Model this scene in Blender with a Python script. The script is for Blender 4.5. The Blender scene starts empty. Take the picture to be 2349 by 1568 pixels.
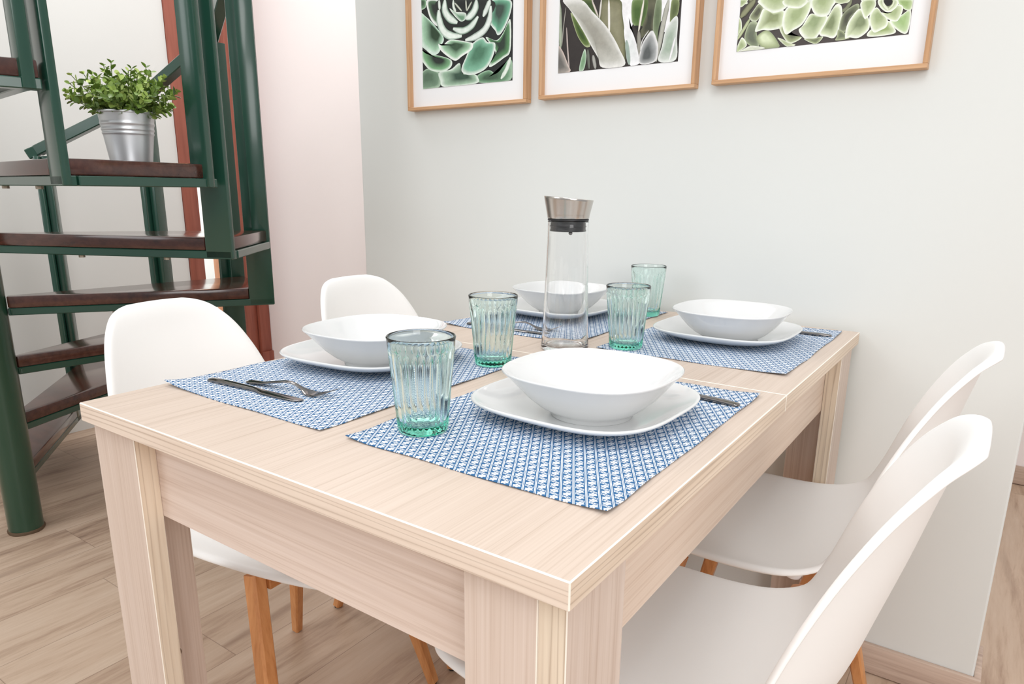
import bpy, bmesh, math, random
from math import pi, sin, cos, radians as rad
from mathutils import Vector, Matrix
random.seed(7)
S = bpy.context.scene
COL = S.collection

# ---------------------------------------------------------------- colour + node helpers
def lin(c):
    c = c / 255.0
    return c / 12.92 if c <= 0.04045 else ((c + 0.055) / 1.055) ** 2.4
def rgb(r, g, b): return (lin(r), lin(g), lin(b), 1.0)

class NT:
    def __init__(s, name):
        s.m = bpy.data.materials.new(name); s.m.use_nodes = True
        s.t = s.m.node_tree; s.t.nodes.clear()
        s.out = s.t.nodes.new('ShaderNodeOutputMaterial')
    def n(s, typ, ins=None, **props):
        nd = s.t.nodes.new(typ)
        for k, v in props.items(): setattr(nd, k, v)
        for k, v in (ins or {}).items(): s.put(nd.inputs[k], v)
        return nd
    def put(s, sock, v):
        if isinstance(v, bpy.types.NodeSocket): s.t.links.new(v, sock)
        else: sock.default_value = v
    def math(s, op, a, b=0.0, c=0.0, clamp=False):
        nd = s.t.nodes.new('ShaderNodeMath'); nd.operation = op; nd.use_clamp = clamp
        s.put(nd.inputs[0], a); s.put(nd.inputs[1], b); s.put(nd.inputs[2], c)
        return nd.outputs[0]
    def mix(s, f, a, b):
        nd = s.t.nodes.new('ShaderNodeMix'); nd.data_type = 'RGBA'
        s.put(nd.inputs[0], f); s.put(nd.inputs[6], a); s.put(nd.inputs[7], b)
        return nd.outputs[2]
    def ramp(s, f, stops):
        nd = s.t.nodes.new('ShaderNodeValToRGB')
        el = nd.color_ramp.elements
        while len(el) < len(stops): el.new(0.5)
        for e, (p, c) in zip(el, stops): e.position = p; e.color = c
        s.put(nd.inputs[0], f)
        return nd.outputs[0]
    def coords(s, scale=(1, 1, 1), kind='Object'):
        tc = s.n('ShaderNodeTexCoord')
        mp = s.n('ShaderNodeMapping', {'Vector': tc.outputs[kind], 'Scale': scale})
        return mp.outputs[0]
    def noise(s, vec, scale=5.0, detail=3.0, rough=0.5, dist=0.0):
        nd = s.n('ShaderNodeTexNoise', {'Vector': vec, 'Scale': scale, 'Detail': detail, 'Roughness': rough, 'Distortion': dist})
        return nd.outputs[0]
    def bump(s, h, strength=0.1, dist=0.01):
        return s.n('ShaderNodeBump', {'Height': h, 'Strength': strength, 'Distance': dist}).outputs[0]
    def done(s, color, rough=0.5, metal=0.0, normal=None, coat=0.0, coat_rough=0.05, spec=0.5):
        p = s.n('ShaderNodeBsdfPrincipled', {'Base Color': color, 'Roughness': rough, 'Metallic': metal,
                                             'Coat Weight': coat, 'Coat Roughness': coat_rough, 'Specular IOR Level': spec})
        if normal is not None: s.put(p.inputs['Normal'], normal)
        s.t.links.new(p.outputs[0], s.out.inputs[0])
        return s.m

def m_paint(name, c, rough=0.85, bump=0.02, sc=90.0, spec=0.3, var=0.02):
    k = NT(name); v = k.coords()
    h = k.noise(v, sc, 4, 0.6)
    w = k.noise(v, 1.7, 2, 0.5)
    c2 = tuple(max(0, x * (1 - var * 2)) for x in c[:3]) + (1,)
    return k.done(k.mix(w, c, c2), rough, normal=k.bump(h, bump, 0.003), spec=spec)

def m_gloss(name, c, rough=0.3, coat=0.3, bump=0.05, sc=25.0):
    k = NT(name); v = k.coords()
    h = k.noise(v, sc, 3, 0.5)
    f = k.noise(v, 6.0, 3, 0.5)
    c2 = tuple(x * 0.8 for x in c[:3]) + (1,)
    return k.done(k.mix(f, c, c2), rough, normal=k.bump(h, bump, 0.004), coat=coat, coat_rough=0.12)

def m_wood(name, axis, light, mid, dark, fine=200.0, broad=9.0, stretch=0.03, rough=0.45, line=0.3, coat=0.0, cyc=11.0, lo=0.0):
    """grain stretched along one axis of the piece: fine pores plus contour lines of a slow noise"""
    k = NT(name)
    tc = k.n('ShaderNodeTexCoord')
    sc = [1.0, 1.0, 1.0]; sc[axis] = stretch
    v = k.n('ShaderNodeMapping', {'Vector': tc.outputs['Object'], 'Scale': tuple(sc)}).outputs[0]
    sc2 = [1.0, 1.0, 1.0]; sc2[axis] = stretch * 2.2
    v2 = k.n('ShaderNodeMapping', {'Vector': tc.outputs['Object'], 'Scale': tuple(sc2)}).outputs[0]
    a = k.noise(v2, broad, 2, 0.45, 0.2)
    b = k.noise(v, fine, 3, 0.6, 0.1)
    c3 = k.noise(v, fine * 0.22, 2, 0.5)
    rings = k.math('FRACT', k.math('MULTIPLY', a, cyc))
    ringl = k.math('MULTIPLY', k.math('ABSOLUTE', k.math('SUBTRACT', rings, 0.5)), 2.0)
    ringl = k.math('POWER', ringl, 4.0)
    f = k.math('ADD', k.math('MULTIPLY', b, 0.6), k.math('MULTIPLY', c3, 0.4))
    if lo:   # edge bands: thin wavering dark lines side by side
        sp = k.n('ShaderNodeSeparateXYZ', {0: tc.outputs['Object']})
        acr = k.math('ADD', sp.outputs[0], sp.outputs[1]) if axis == 2 else sp.outputs[2]
        wob = k.noise(v, 30, 3, 0.55)
        q = k.math('FRACT', k.math('ADD', k.math('MULTIPLY', acr, lo), k.math('MULTIPLY', wob, 5.5)))
        q = k.math('MULTIPLY', k.math('ABSOLUTE', k.math('SUBTRACT', q, 0.5)), 2.0)
        q = k.math('MULTIPLY', k.math('POWER', q, 5.0), k.math('MULTIPLY', c3, 1.05), clamp=True)
        base = k.mix(q, k.ramp(b, [(0.35, mid), (0.6, light)]), dark)
    else:
        base = k.ramp(f, [(0.30, dark), (0.47, mid), (0.66, light)])
    col = k.mix(k.math('MULTIPLY', ringl, line), base, dark) if line else base
    return k.done(col, rough, normal=k.bump(b, 0.03, 0.001), coat=coat, coat_rough=0.15, spec=0.4)

M = {}
WALLC = rgb(225, 227, 224)
M['wall'] = m_paint('white_wall_paint', WALLC)
M['wall_pink'] = m_paint('wall_pink_bounce_tint', rgb(247, 238, 236))  # pink bounce off the red door frame, put into the alcove wall colour
M['green'] = m_gloss('dark_green_gloss_paint', rgb(34, 76, 62), 0.26, 0.4)
M['greenpole'] = m_gloss('dark_green_pole_paint', rgb(34, 72, 54), 0.3, 0.35)
M['tread'] = m_wood('dark_mahogany_varnish', 0, rgb(88, 52, 42), rgb(72, 40, 32), rgb(48, 26, 22), 60, 6, 0.1, 0.14, 0.3, 0.6)
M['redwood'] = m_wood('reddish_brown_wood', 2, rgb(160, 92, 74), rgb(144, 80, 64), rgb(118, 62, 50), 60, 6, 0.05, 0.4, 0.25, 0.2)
M['sunlitwood'] = m_wood('orange_sunlit_wood', 2, rgb(250, 190, 150), rgb(244, 178, 134), rgb(232, 158, 112), 60, 6, 0.06, 0.5, 0.1)  # warm sunlight on the door reveal is put into this wood colour
M['top'] = m_wood('pale_oak_laminate_lengthways', 1, rgb(218, 201, 187), rgb(210, 192, 177), rgb(190, 169, 152), 420, 9, 0.008, 0.42, 0.08, cyc=8)
M['woodx'] = m_wood('pale_oak_laminate_across', 0, rgb(230, 213, 202), rgb(223, 204, 191), rgb(200, 176, 161), 330, 7, 0.012, 0.5, 0.40, cyc=22)
M['woody'] = m_wood('pale_oak_laminate_along', 1, rgb(229, 210, 193), rgb(221, 199, 181), rgb(202, 176, 156), 330, 7, 0.012, 0.5, 0.25, cyc=18)
M['woodz'] = m_wood('pale_oak_laminate_upright', 2, rgb(221, 204, 192), rgb(213, 194, 180), rgb(194, 171, 155), 330, 7, 0.010, 0.5, 0.25, cyc=20)
M['edgez'] = m_wood('oak_edge_band_upright', 2, rgb(230, 214, 193), rgb(224, 206, 184), rgb(150, 122, 98), 190, 26, 0.035, 0.5, 0.0, lo=135.0)
M['edgex'] = m_wood('oak_edge_band_across', 0, rgb(231, 214, 198), rgb(225, 206, 189), rgb(160, 134, 112), 190, 30, 0.03, 0.5, 0.0, lo=150.0)
M['edgey'] = m_wood('oak_edge_band_along', 1, rgb(227, 208, 188), rgb(220, 199, 177), rgb(162, 134, 110), 190, 30, 0.03, 0.5, 0.0, lo=150.0)
M['trimw'] = m_paint('pale_edge_trim', rgb(246, 238, 226), 0.4, 0.0)
M['beech'] = m_wood('warm_beech_wood', 2, rgb(220, 158, 104), rgb(208, 144, 90), rgb(186, 120, 70), 120, 10, 0.03, 0.4, 0.2, 0.2)
M['beechh'] = m_wood('warm_beech_rail', 1, rgb(200, 136, 82), rgb(186, 122, 70), rgb(150, 92, 50), 120, 10, 0.06, 0.4, 0.2, 0.2)
M['oakframe'] = m_wood('oak_picture_frame_wood', 0, rgb(212, 172, 134), rgb(200, 157, 117), rgb(176, 132, 94), 200, 20, 0.03, 0.45, 0.3)
M['oakframez'] = m_wood('oak_picture_frame_upright', 2, rgb(212, 172, 134), rgb(200, 157, 117), rgb(176, 132, 94), 200, 20, 0.03, 0.45, 0.3)
M['skirting'] = m_wood('greyish_oak_skirting', 0, rgb(208, 187, 171), rgb(194, 171, 155), rgb(168, 144, 130), 180, 14, 0.03, 0.5, 0.4)
M['plastic'] = m_paint('white_moulded_plastic', rgb(250, 250, 249), 0.42, 0.0, spec=0.5, var=0.0)
M['matboard'] = m_paint('white_mount_board', rgb(242, 243, 245), 0.7, 0.01, 300)
M['ceramic'] = NT('white_glazed_ceramic').done(rgb(224, 225, 225), 0.10, coat=0.4, coat_rough=0.04)
M['rubber'] = NT('black_rubber').done(rgb(34, 34, 36), 0.45)
M['soil'] = m_paint('brown_potting_soil', rgb(60, 46, 36), 0.95, 0.6, 60)
M['whitedot'] = M['trimw']

def m_steel(name, c, rough, brushed=0.0, metal=1.0):
    k = NT(name)
    if brushed:
        v = k.coords((1, 1, 0.02) if brushed > 0 else (1, 1, 1))
        h = k.noise(v, 400, 2, 0.5)
        return k.done(c, rough, 1.0, normal=k.bump(h, 0.06, 0.001))
    return k.done(c, rough, metal)
M['steel'] = m_steel('polished_cutlery_steel', rgb(132, 128, 126), 0.09)
M['lid'] = m_steel('brushed_steel_lid', rgb(200, 194, 188), 0.24, 1.0)
M['zinc'] = m_steel('galvanised_zinc', rgb(228, 231, 234), 0.42, 0.0, 0.85)
M['bolt'] = m_steel('dull_bolt_steel', rgb(150, 140, 125), 0.45)

def m_glass(name, tint, density, absorb, ior=1.5):
    k = NT(name)
    g = k.n('ShaderNodeBsdfGlass', {'Color': tint, 'Roughness': 0.0, 'IOR': ior})
    k.t.links.new(g.outputs[0], k.out.inputs[0])
    if density:
        va = k.n('ShaderNodeVolumeAbsorption', {'Color': absorb, 'Density': density})
        k.t.links.new(va.outputs[0], k.out.inputs[1])
    return k.m
M['greenglass'] = m_glass('pale_green_glass', (0.99, 1, 0.995, 1), 26.0, (0.12, 0.92, 0.78, 1))
M['clearglass'] = m_glass('clear_glass', (1, 1, 1, 1), 0, None, 1.47)
M['pane'] = m_glass('window_glass', (1, 1, 1, 1), 0, None, 1.1)

def m_leaf():
    k = NT('artificial_leaf_green')
    gi = k.n('ShaderNodeNewGeometry')
    col = k.ramp(gi.outputs['Random Per Island'], [(0.0, rgb(84, 112, 44)), (0.4, rgb(122, 152, 66)), (0.75, rgb(158, 184, 90)), (1.0, rgb(200, 218, 130))])
    return k.done(col, 0.42, spec=0.4)
M['leaf'] = m_leaf()

def m_print():
    k = NT('printed_photo_paper')
    a = k.n('ShaderNodeVertexColor', layer_name='Col')
    v = k.coords((1, 1, 1))
    nz = k.noise(v, 55, 4, 0.6)
    f = k.math('ADD', 0.72, k.math('MULTIPLY', nz, 0.56))
    sc = k.n('ShaderNodeVectorMath', {0: a.outputs[0]}, operation='SCALE'); k.put(sc.inputs['Scale'], f)
    return k.done(sc.outputs[0], 0.55, spec=0.3)
M['print'] = m_print()

def m_cloth():
    """blue cloth with a six-sided lattice of white flowers, twin lines and bead rows"""
    k = NT('blue_white_patterned_cloth')
    tc = k.n('ShaderNodeTexCoord')
    sp = k.n('ShaderNodeSeparateXYZ', {0: tc.outputs['Object']})
    X, Y = sp.outputs[0], sp.outputs[1]
    A, Bx, H = 0.01375, 0.0070, 0.0121
    j = k.math('DIVIDE', Y, H)
    i = k.math('DIVIDE', k.math('ADD', X, k.math('MULTIPLY', j, Bx)), A)
    fi = k.math('SUBTRACT', k.math('FRACT', k.math('ADD', i, 100.0)), 0.5)
    fj = k.math('SUBTRACT', k.math('FRACT', k.math('ADD', j, 100.0)), 0.5)
    dx = k.math('SUBTRACT', k.math('MULTIPLY', fi, A), k.math('MULTIPLY', fj, Bx))
    dy = k.math('MULTIPLY', fj, H)
    r = k.math('SQRT', k.math('ADD', k.math('MULTIPLY', dx, dx), k.math('MULTIPLY', dy, dy)))
    th = k.math('ARCTAN2', dy, dx)
    pet = k.math('ADD', 0.0036, k.math('MULTIPLY', 0.0008, k.math('COSINE', k.math('MULTIPLY', th, 6.0))))
    flower = k.math('LESS_THAN', r, pet)
    # two little dots in the heart
    ex = k.math('SUBTRACT', k.math('ABSOLUTE', dx), 0.0009)
    dot = k.math('LESS_THAN', k.math('ADD', k.math('MULTIPLY', ex, ex), k.math('MULTIPLY', dy, dy)), 0.0005 ** 2)
    flower = k.math('SUBTRACT', flower, dot, clamp=True)
    # twin lines along the second lattice direction
    w = k.math('MULTIPLY', k.math('SUBTRACT', 0.5, k.math('ABSOLUTE', fi)), 0.0119)
    line = k.math('MULTIPLY', k.math('GREATER_THAN', w, 0.00022), k.math('LESS_THAN', w, 0.00095))
    # bead rows between the flowers
    wj = k.math('MULTIPLY', k.math('SUBTRACT', 0.5, k.math('ABSOLUTE', fj)), H)
    bx_ = k.math('MULTIPLY', k.math('SUBTRACT', k.math('FRACT', k.math('ADD', k.math('MULTIPLY', i, 4.0), 400.0)), 0.5), A / 4)
    br = k.math('SQRT', k.math('ADD', k.math('MULTIPLY', bx_, bx_), k.math('MULTIPLY', wj, wj)))
    ring = k.math('MULTIPLY', k.math('LESS_THAN', br, 0.00155), k.math('GREATER_THAN', br, 0.00062))
    inner = k.math('GREATER_THAN', w, 0.0019)
    ring = k.math('MULTIPLY', ring, inner)
    white = k.math('MAXIMUM', k.math('MAXIMUM', flower, line), ring)
    wv = k.n('ShaderNodeTexNoise', {'Vector': tc.outputs['Object'], 'Scale': 900.0, 'Detail': 1.0}).outputs[0]
    blue = k.mix(wv, rgb(36, 82, 128), rgb(70, 120, 166))
    col = k.mix(white, blue, rgb(238, 242, 246))
    return k.done(col, 0.85, normal=k.bump(wv, 0.15, 0.0006), spec=0.2)
M['cloth'] = m_cloth()

def m_floor():
    k = NT('oak_plank_laminate')
    tc = k.n('ShaderNodeTexCoord')
    sp = k.n('ShaderNodeSeparateXYZ', {0: tc.outputs['Object']})
    X, Y = sp.outputs[0], sp.outputs[1]
    PW, PLN = 0.193, 1.28
    px = k.math('DIVIDE', k.math('ADD', X, 20.03), PW)
    ix = k.math('FLOOR', px)
    rnd = k.n('ShaderNodeTexWhiteNoise', {'W': ix}, noise_dimensions='1D').outputs[0]
    py = k.math('ADD', k.math('DIVIDE', k.math('ADD', Y, 20.0), PLN), rnd)
    iy = k.math('FLOOR', py)
    cid = k.math('ADD', k.math('MULTIPLY', ix, 7.31), k.math('MULTIPLY', iy, 3.77))
    r2 = k.n('ShaderNodeTexWhiteNoise', {'W': cid}, noise_dimensions='1D').outputs[0]
    ex = k.math('MULTIPLY', k.math('SUBTRACT', 0.5, k.math('ABSOLUTE', k.math('SUBTRACT', k.math('FRACT', px), 0.5))), PW)
    ey = k.math('MULTIPLY', k.math('SUBTRACT', 0.5, k.math('ABSOLUTE', k.math('SUBTRACT', k.math('FRACT', py), 0.5))), PLN)
    seam = k.math('LESS_THAN', k.math('MINIMUM', ex, ey), 0.0009)
    cv = k.n('ShaderNodeCombineXYZ', {0: k.math('ADD', X, k.math('MULTIPLY', r2, 9.0)), 1: k.math('MULTIPLY', k.math('ADD', Y, k.math('MULTIPLY', r2, 31.0)), 0.10), 2: r2})
    a = k.noise(cv.outputs[0], 11, 4, 0.55, 0.9)
    b = k.noise(cv.outputs[0], 75, 4, 0.65, 0.3)
    knots = k.noise(cv.outputs[0], 7, 2, 0.5, 0.8)
    f = k.math('ADD', k.math('MULTIPLY', a, 0.62), k.math('MULTIPLY', b, 0.38))
    base = k.ramp(f, [(0.30, rgb(112, 88, 74)), (0.41, rgb(172, 146, 125)), (0.52, rgb(198, 174, 152)), (0.70, rgb(212, 192, 172))])
    tone = k.mix(r2, base, k.mix(0.35, base, rgb(176, 150, 130)))
    kn = k.ramp(knots, [(0.66, (0, 0, 0, 1)), (0.76, (1, 1, 1, 1))])
    tone = k.mix(k.math('MULTIPLY', kn, 0.55), tone, rgb(120, 92, 76))
    col = k.mix(k.math('MULTIPLY', seam, 0.55), tone, rgb(110, 86, 72))
    return k.done(col, 0.42, normal=k.bump(b, 0.05, 0.002), spec=0.4)
M['floor'] = m_floor()

# ---------------------------------------------------------------- mesh helpers
def link(o, parent=None):
    COL.objects.link(o)
    if parent is not None: o.parent = parent
    return o

def build(name, bm, mats, parent=None, smooth=False, angle=35, loc=None, recalc=True):
    if recalc: bmesh.ops.recalc_face_normals(bm, faces=bm.faces[:])
    me = bpy.data.meshes.new(name)
    bm.to_mesh(me); bm.free()
    for m in (mats if isinstance(mats, (list, tuple)) else [mats]): me.materials.append(m)
    if smooth:
        for p in me.polygons: p.use_smooth = True
        me.set_sharp_from_angle(angle=rad(angle))
    o = bpy.data.objects.new(name, me)
    if loc is not None: o.location = loc
    return link(o, parent)

def empty(name, loc=(0, 0, 0), rotz=0.0):
    o = bpy.data.objects.new(name, None)
    o.empty_display_size = 0.05; o.location = loc; o.rotation_euler = (0, 0, rotz)
    return link(o)

def tag(o, label, cat, group=None):
    o['label'] = label; o['category'] = cat
    if group: o['group'] = group
    return o

def struct(o):
    o['kind'] = 'structure'; return o

def bevel_all(bm, w, seg=2):
    if w > 0:
        bmesh.ops.bevel(bm, geom=bm.edges[:], offset=w, segments=seg, affect='EDGES', profile=0.5)

def box(bm, lo, hi, bev=0.0, seg=2, mat=0):
    b = bmesh.new()
    bmesh.ops.create_cube(b, size=1.0)
    for v in b.verts:
        v.co = Vector([(lo[i] + hi[i]) / 2 + v.co[i] * (hi[i] - lo[i]) for i in range(3)])
    bevel_all(b, bev, seg)
    merge(bm, b, mat)
    return bm

def merge(bm, b, mat=0):
    mp = {}
    for v in b.verts: mp[v] = bm.verts.new(v.co)
    for f in b.faces:
        try:
            nf = bm.faces.new([mp[v] for v in f.verts]); nf.material_index = mat if mat is not None else f.material_index
        except ValueError: pass
    b.free()

def prism(bm, pts, z0, z1, bev=0.0, mat=0):
    b = bmesh.new()
    lo = [b.verts.new((x, y, z0)) for x, y in pts]
    hi = [b.verts.new((x, y, z1)) for x, y in pts]
    n = len(pts)
    b.faces.new(lo[::-1]); b.faces.new(hi)
    for i in range(n): b.faces.new([lo[i], lo[(i + 1) % n], hi[(i + 1) % n], hi[i]])
    bmesh.ops.recalc_face_normals(b, faces=b.faces[:])
    bevel_all(b, bev, 2)
    merge(bm, b, mat)

def bar(bm, p, q, w, h, up=(0, 0, 1), bev=0.0):
    """rectangular bar from p to q; w across, h along 'up'"""
    p = Vector(p); q = Vector(q); d = (q - p).normalized(); u = Vector(up)
    s = d.cross(u).normalized(); u = s.cross(d).normalized()
    b = bmesh.new()
    r = []
    for c in (p, q):
        r.append([b.verts.new(c + s * a * w / 2 + u * e * h / 2) for a, e in ((-1, -1), (1, -1), (1, 1), (-1, 1))])
    b.faces.new(r[0]); b.faces.new(r[1][::-1])
    for i in range(4): b.faces.new([r[0][i], r[0][(i + 1) % 4], r[1][(i + 1) % 4], r[1][i]])
    bmesh.ops.recalc_face_normals(b, faces=b.faces[:])
    bevel_all(b, bev, 1)
    merge(bm, b)

def rings(bm, loops, closed=True, cap0=True, cap1=True, mat=0):
    """skin a list of equally long vertex-coordinate loops"""
    vs = [[bm.verts.new(c) for c in l] for l in loops]
    n = len(vs[0])
    for a, b in zip(vs, vs[1:]):
        for i in range(n if closed else n - 1):
            f = bm.faces.new([a[i], a[(i + 1) % n], b[(i + 1) % n], b[i]]); f.material_index = mat
    if cap0: bm.faces.new(vs[0][::-1]).material_index = mat
    if cap1: bm.faces.new(vs[-1]).material_index = mat
    return vs

def lathe(bm, prof, n=64, cx=0.0, cy=0.0, rf=None, mat=0):
    """prof = (r, z) pairs; r==0 ends are closed with a fan; rf(r, z, theta) may reshape the radius"""
    loops = []; tips = [None, None]
    core = list(prof)
    if core[0][0] == 0: tips[0] = core.pop(0)
    if core[-1][0] == 0: tips[1] = core.pop()
    for r, z in core:
        loops.append([(cx + (rf(r, z, t) if rf else r) * cos(t), cy + (rf(r, z, t) if rf else r) * sin(t), z)
                      for t in (2 * pi * i / n for i in range(n))])
    vs = rings(bm, loops, True, False, False, mat)
    for tip, ring, flip in ((tips[0], vs[0], True), (tips[1], vs[-1], False)):
        if tip is None: continue
        c = bm.verts.new((cx, cy, tip[1]))
        for i in range(n):
            t3 = [ring[i], ring[(i + 1) % n], c]
            bm.faces.new(t3[::-1] if flip else t3).material_index = mat
    return vs

def squircle(a, n, t):
    c, s = cos(t), sin(t)
    r = a / (abs(c) ** n + abs(s) ** n) ** (1.0 / n)
    return r * c, r * s

def dup(root, label=None, group=None, loc=None, rotz=None):
    """copy a thing with its parts and sub-parts"""
    r = root.copy(); COL.objects.link(r)
    def kids(src, dst):
        for ch in [o for o in COL.objects if o.parent == src]:
            c = ch.copy(); COL.objects.link(c); c.parent = dst
            kids(ch, c)
    kids(root, r)
    if label: r['label'] = label
    if group: r['group'] = group
    if loc is not None: r.location = loc
    if rotz is not None: r.rotation_euler = (0, 0, rotz)
    return r

# ---------------------------------------------------------------- measured layout (metres)
TH = 0.760            # table top height
TW, TLN = 0.740, 1.164
TT = 0.025            # slab thickness
YW = TLN + 0.015      # face of the wall behind the table
# ---------------------------------------------------------------- setting
def slab(name, lo, hi, mat, bev=0.0):
    bm = bmesh.new(); box(bm, lo, hi, bev); return struct(build(name, bm, mat))

slab('floor', (-2.6, -2.6, -0.05), (3.2, 3.0, 0.0), M['floor'])
slab('wall_back', (-0.705, YW, 0.0), (1.036, YW + 0.13, 2.75), M['wall'], 0.004)
LX = -2.24
bm = bmesh.new()
box(bm, (LX - 0.12, -2.6, 0.0), (LX, 1.487, 2.75))
box(bm, (LX - 0.12, 1.487, 2.25), (LX, 1.891, 2.75))
struct(build('wall_left', bm, M['wall']))
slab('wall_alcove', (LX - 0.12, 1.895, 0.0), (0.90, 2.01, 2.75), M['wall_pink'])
slab('wall_right', (0.78, 2.01, 0.0), (0.90, 2.66, 2.75), M['wall'])
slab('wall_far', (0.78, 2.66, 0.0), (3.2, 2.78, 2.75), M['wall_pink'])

def skirt(name, lo, hi, end=None):
    bm = bmesh.new()
    box(bm, lo, hi, 0.003, 2)
    if end: box(bm, end[0], end[1], 0.003, 2)
    return struct(build(name, bm, M['skirting'], smooth=True))
bm = bmesh.new()
prism(bm, [(-0.705, YW - 0.0005), (-0.705, YW - 0.0135), (1.0495, YW - 0.0135), (1.0495, YW + 0.13), (1.0365, YW + 0.13), (1.0365, YW - 0.0005)], 0.002, 0.0705, 0.0025)
struct(build('baseboard_back', bm, M['skirting'], smooth=True))
skirt('baseboard_far', (0.901, 2.646, 0.002), (3.2, 2.6595, 0.0705))

# reddish-brown glazed door beside the alcove corner
door = bpy.data.objects.new('door_1', None); link(door); struct(door)
door.location = (LX, 1.69, 0)
def dpart(name, lo, hi, mat, bev=0.004):
    bm = bmesh.new()
    box(bm, [lo[0] - LX, lo[1] - 1.69, lo[2]], [hi[0] - LX, hi[1] - 1.69, hi[2]], bev)
    return build(name, bm, mat, door, smooth=True)
dpart('stile', (LX - 0.06, 1.489, 0.0), (LX + 0.012, 1.562, 2.25), M['redwood'])
dpart('stile', (LX - 0.06, 1.767, 0.0), (LX + 0.012, 1.829, 2.25), M['redwood'])
dpart('frame_jamb', (LX - 0.06, 1.831, 0.0), (LX + 0.03, 1.894, 2.25), M['redwood'])
dpart('bottom_rail', (LX - 0.055, 1.562, 0.0), (LX + 0.006, 1.767, 0.16), M['redwood'])
dpart('top_rail', (LX - 0.055, 1.562, 2.15), (LX + 0.006, 1.767, 2.25), M['redwood'])
dpart('glass_pane', (LX - 0.030, 1.562, 0.16), (LX - 0.026, 1.767, 2.15), M['pane'], 0)
dpart('sunlit_reveal', (LX - 0.16, 1.715, 0.0), (LX - 0.075, 1.80, 2.25), M['sunlitwood'])  # reveal of the door frame, its sunlight painted in as orange
dpart('plinth_block', (LX + 0.0302, 1.826, 0.0), (LX + 0.042, 1.8945, 0.19), M['redwood'])

slab('outside_backdrop', (-4.4, 0.2, -0.05), (-4.3, 4.5, 3.2), M['wall'])  # added white backdrop that keeps the view through the door glass bright

# ---------------------------------------------------------------- spiral staircase
PX, PY, SR = -1.4072, 0.3752, 0.7807
ZF, RISE, AF, DA, DR, LW = 0.7247, 0.1821, rad(54.55), rad(29.61), rad(26.71), 0.076
BOARD, BAND = 0.034, 0.021
st = tag(empty('spiral_staircase', (PX, PY, 0)), 'dark green steel spiral staircase with dark brown wooden treads in the alcove', 'staircase')
def pol(a, r, off=0.0):
    """point at radius r on the ray at angle a, shifted 'off' along the direction of growing angle"""
    return (r * cos(a) - off * sin(a), r * sin(a) + off * cos(a))
bm = bmesh.new()
lathe(bm, [(0, 0.004), (0.0455, 0.004), (0.0465, 0.010), (0.0465, 2.70), (0, 2.70)], 48)
build('central_pole', bm, M['greenpole'], st, smooth=True)
bm = bmesh.new()
lathe(bm, [(0.046, 0.0), (0.0495, 0.0), (0.0500, 0.005), (0.0472, 0.010), (0.046, 0.010)], 40, rf=lambda r, z, t: r + 0.0012 * sin(5 * t) * (r > 0.047))
o = build('base_ring', bm, m_paint('chipped_brown_base', rgb(92, 74, 56), 0.7, 0.5, 60), st, smooth=True); o['label'] = 'chipped brown ring at the foot of the pole'
levels = [3, 2, 1, 0, -1, -2, -3]
def railz(a):
    # height of the handrail over angle a
    ks = (AF - a) / DA
    return ZF + RISE * ks + 0.98
for kk in levels:
    a = AF + kk * DA; z = ZF - kk * RISE
    DR = rad(26.71)
    if kk == -2: a -= rad(1.6); DR += rad(1.6)
    # wooden board
    bm = bmesh.new()
    pts = [pol(a, 0.05, 0.0), pol(a, SR - LW - 0.001, 0.0), pol(a, SR - LW - 0.001, 0.019), pol(a, SR - 0.010, 0.019),
           pol(a + DR, SR - 0.010, 0.006), pol(a + DR, 0.05, 0.0)]
    prism(bm, pts, z - BOARD, z, 0.0035)
    tr = build('tread', bm, M['tread'], st, smooth=True, angle=40)
    # steel tray below the board
    bm = bmesh.new()
    zz = z - BOARD - BAND / 2 - 0.0006
    p0 = Vector((*pol(a, 0.048, 0.014), zz)); p1 = Vector((*pol(a, SR - 0.002, 0.014), zz))
    bar(bm, p0, p1, 0.028, BAND, bev=0.002)
    q0 = Vector((*pol(a, SR - 0.016, 0.028), zz)); q1 = Vector((*pol(a + DR, SR - 0.016, 0.010), zz))
    bar(bm, q0, q1, 0.030, BAND, bev=0.002)
    r0 = Vector((*pol(a + DR, 0.048, -0.014), zz)); r1 = Vector((*pol(a + DR, SR - 0.03, -0.014), zz))
    bar(bm, r0, r1, 0.026, BAND * 0.8, bev=0.002)
    build('tread_frame', bm, M['green'], tr, smooth=True)
    # two small bolts under the tray
    for rr, oo in ((0.32, 0.014), (0.58, 0.014)):
        bm = bmesh.new(); c = pol(a, rr, oo)
        lathe(bm, [(0, zz - BAND / 2 - 0.007), (0.008, zz - BAND / 2 - 0.007), (0.008, zz - BAND / 2 + 0.001), (0, zz - BAND / 2 + 0.001)], 6, c[0], c[1])
        build('bolt', bm, M['bolt'], tr)
    zt = railz(a)
    top = min(zt - 0.018, 2.72)
    bm = bmesh.new()
    prism(bm, [pol(a, SR - LW, 0.0), pol(a, SR, 0.0), pol(a, SR, 0.018), pol(a, SR - LW, 0.018)], z - BOARD - BAND, top, 0.003)
    build('post', bm, M['green'], st, smooth=True)
    a2 = a + (DR if kk <= -2 else DA)
    bm = bmesh.new()
    top2 = min(railz(a2) - 0.018, 2.72)
    prism(bm, [pol(a2, SR - 0.052, -0.026), pol(a2, SR - 0.002, -0.026), pol(a2, SR - 0.002, -0.002), pol(a2, SR - 0.052, -0.002)], z - BOARD - BAND, top2, 0.003)
    build('post', bm, M['green'], st, smooth=True)
bm = bmesh.new()
rp = []
a_ = AF + 3.08 * DA
rp.append(Vector((*pol(a_, SR - 0.03, 0.012), railz(a_))))
for kk in levels:
    a = AF + kk * DA
    rp.append(Vector((*pol(a, SR - 0.03, 0.012), railz(a))))
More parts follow.
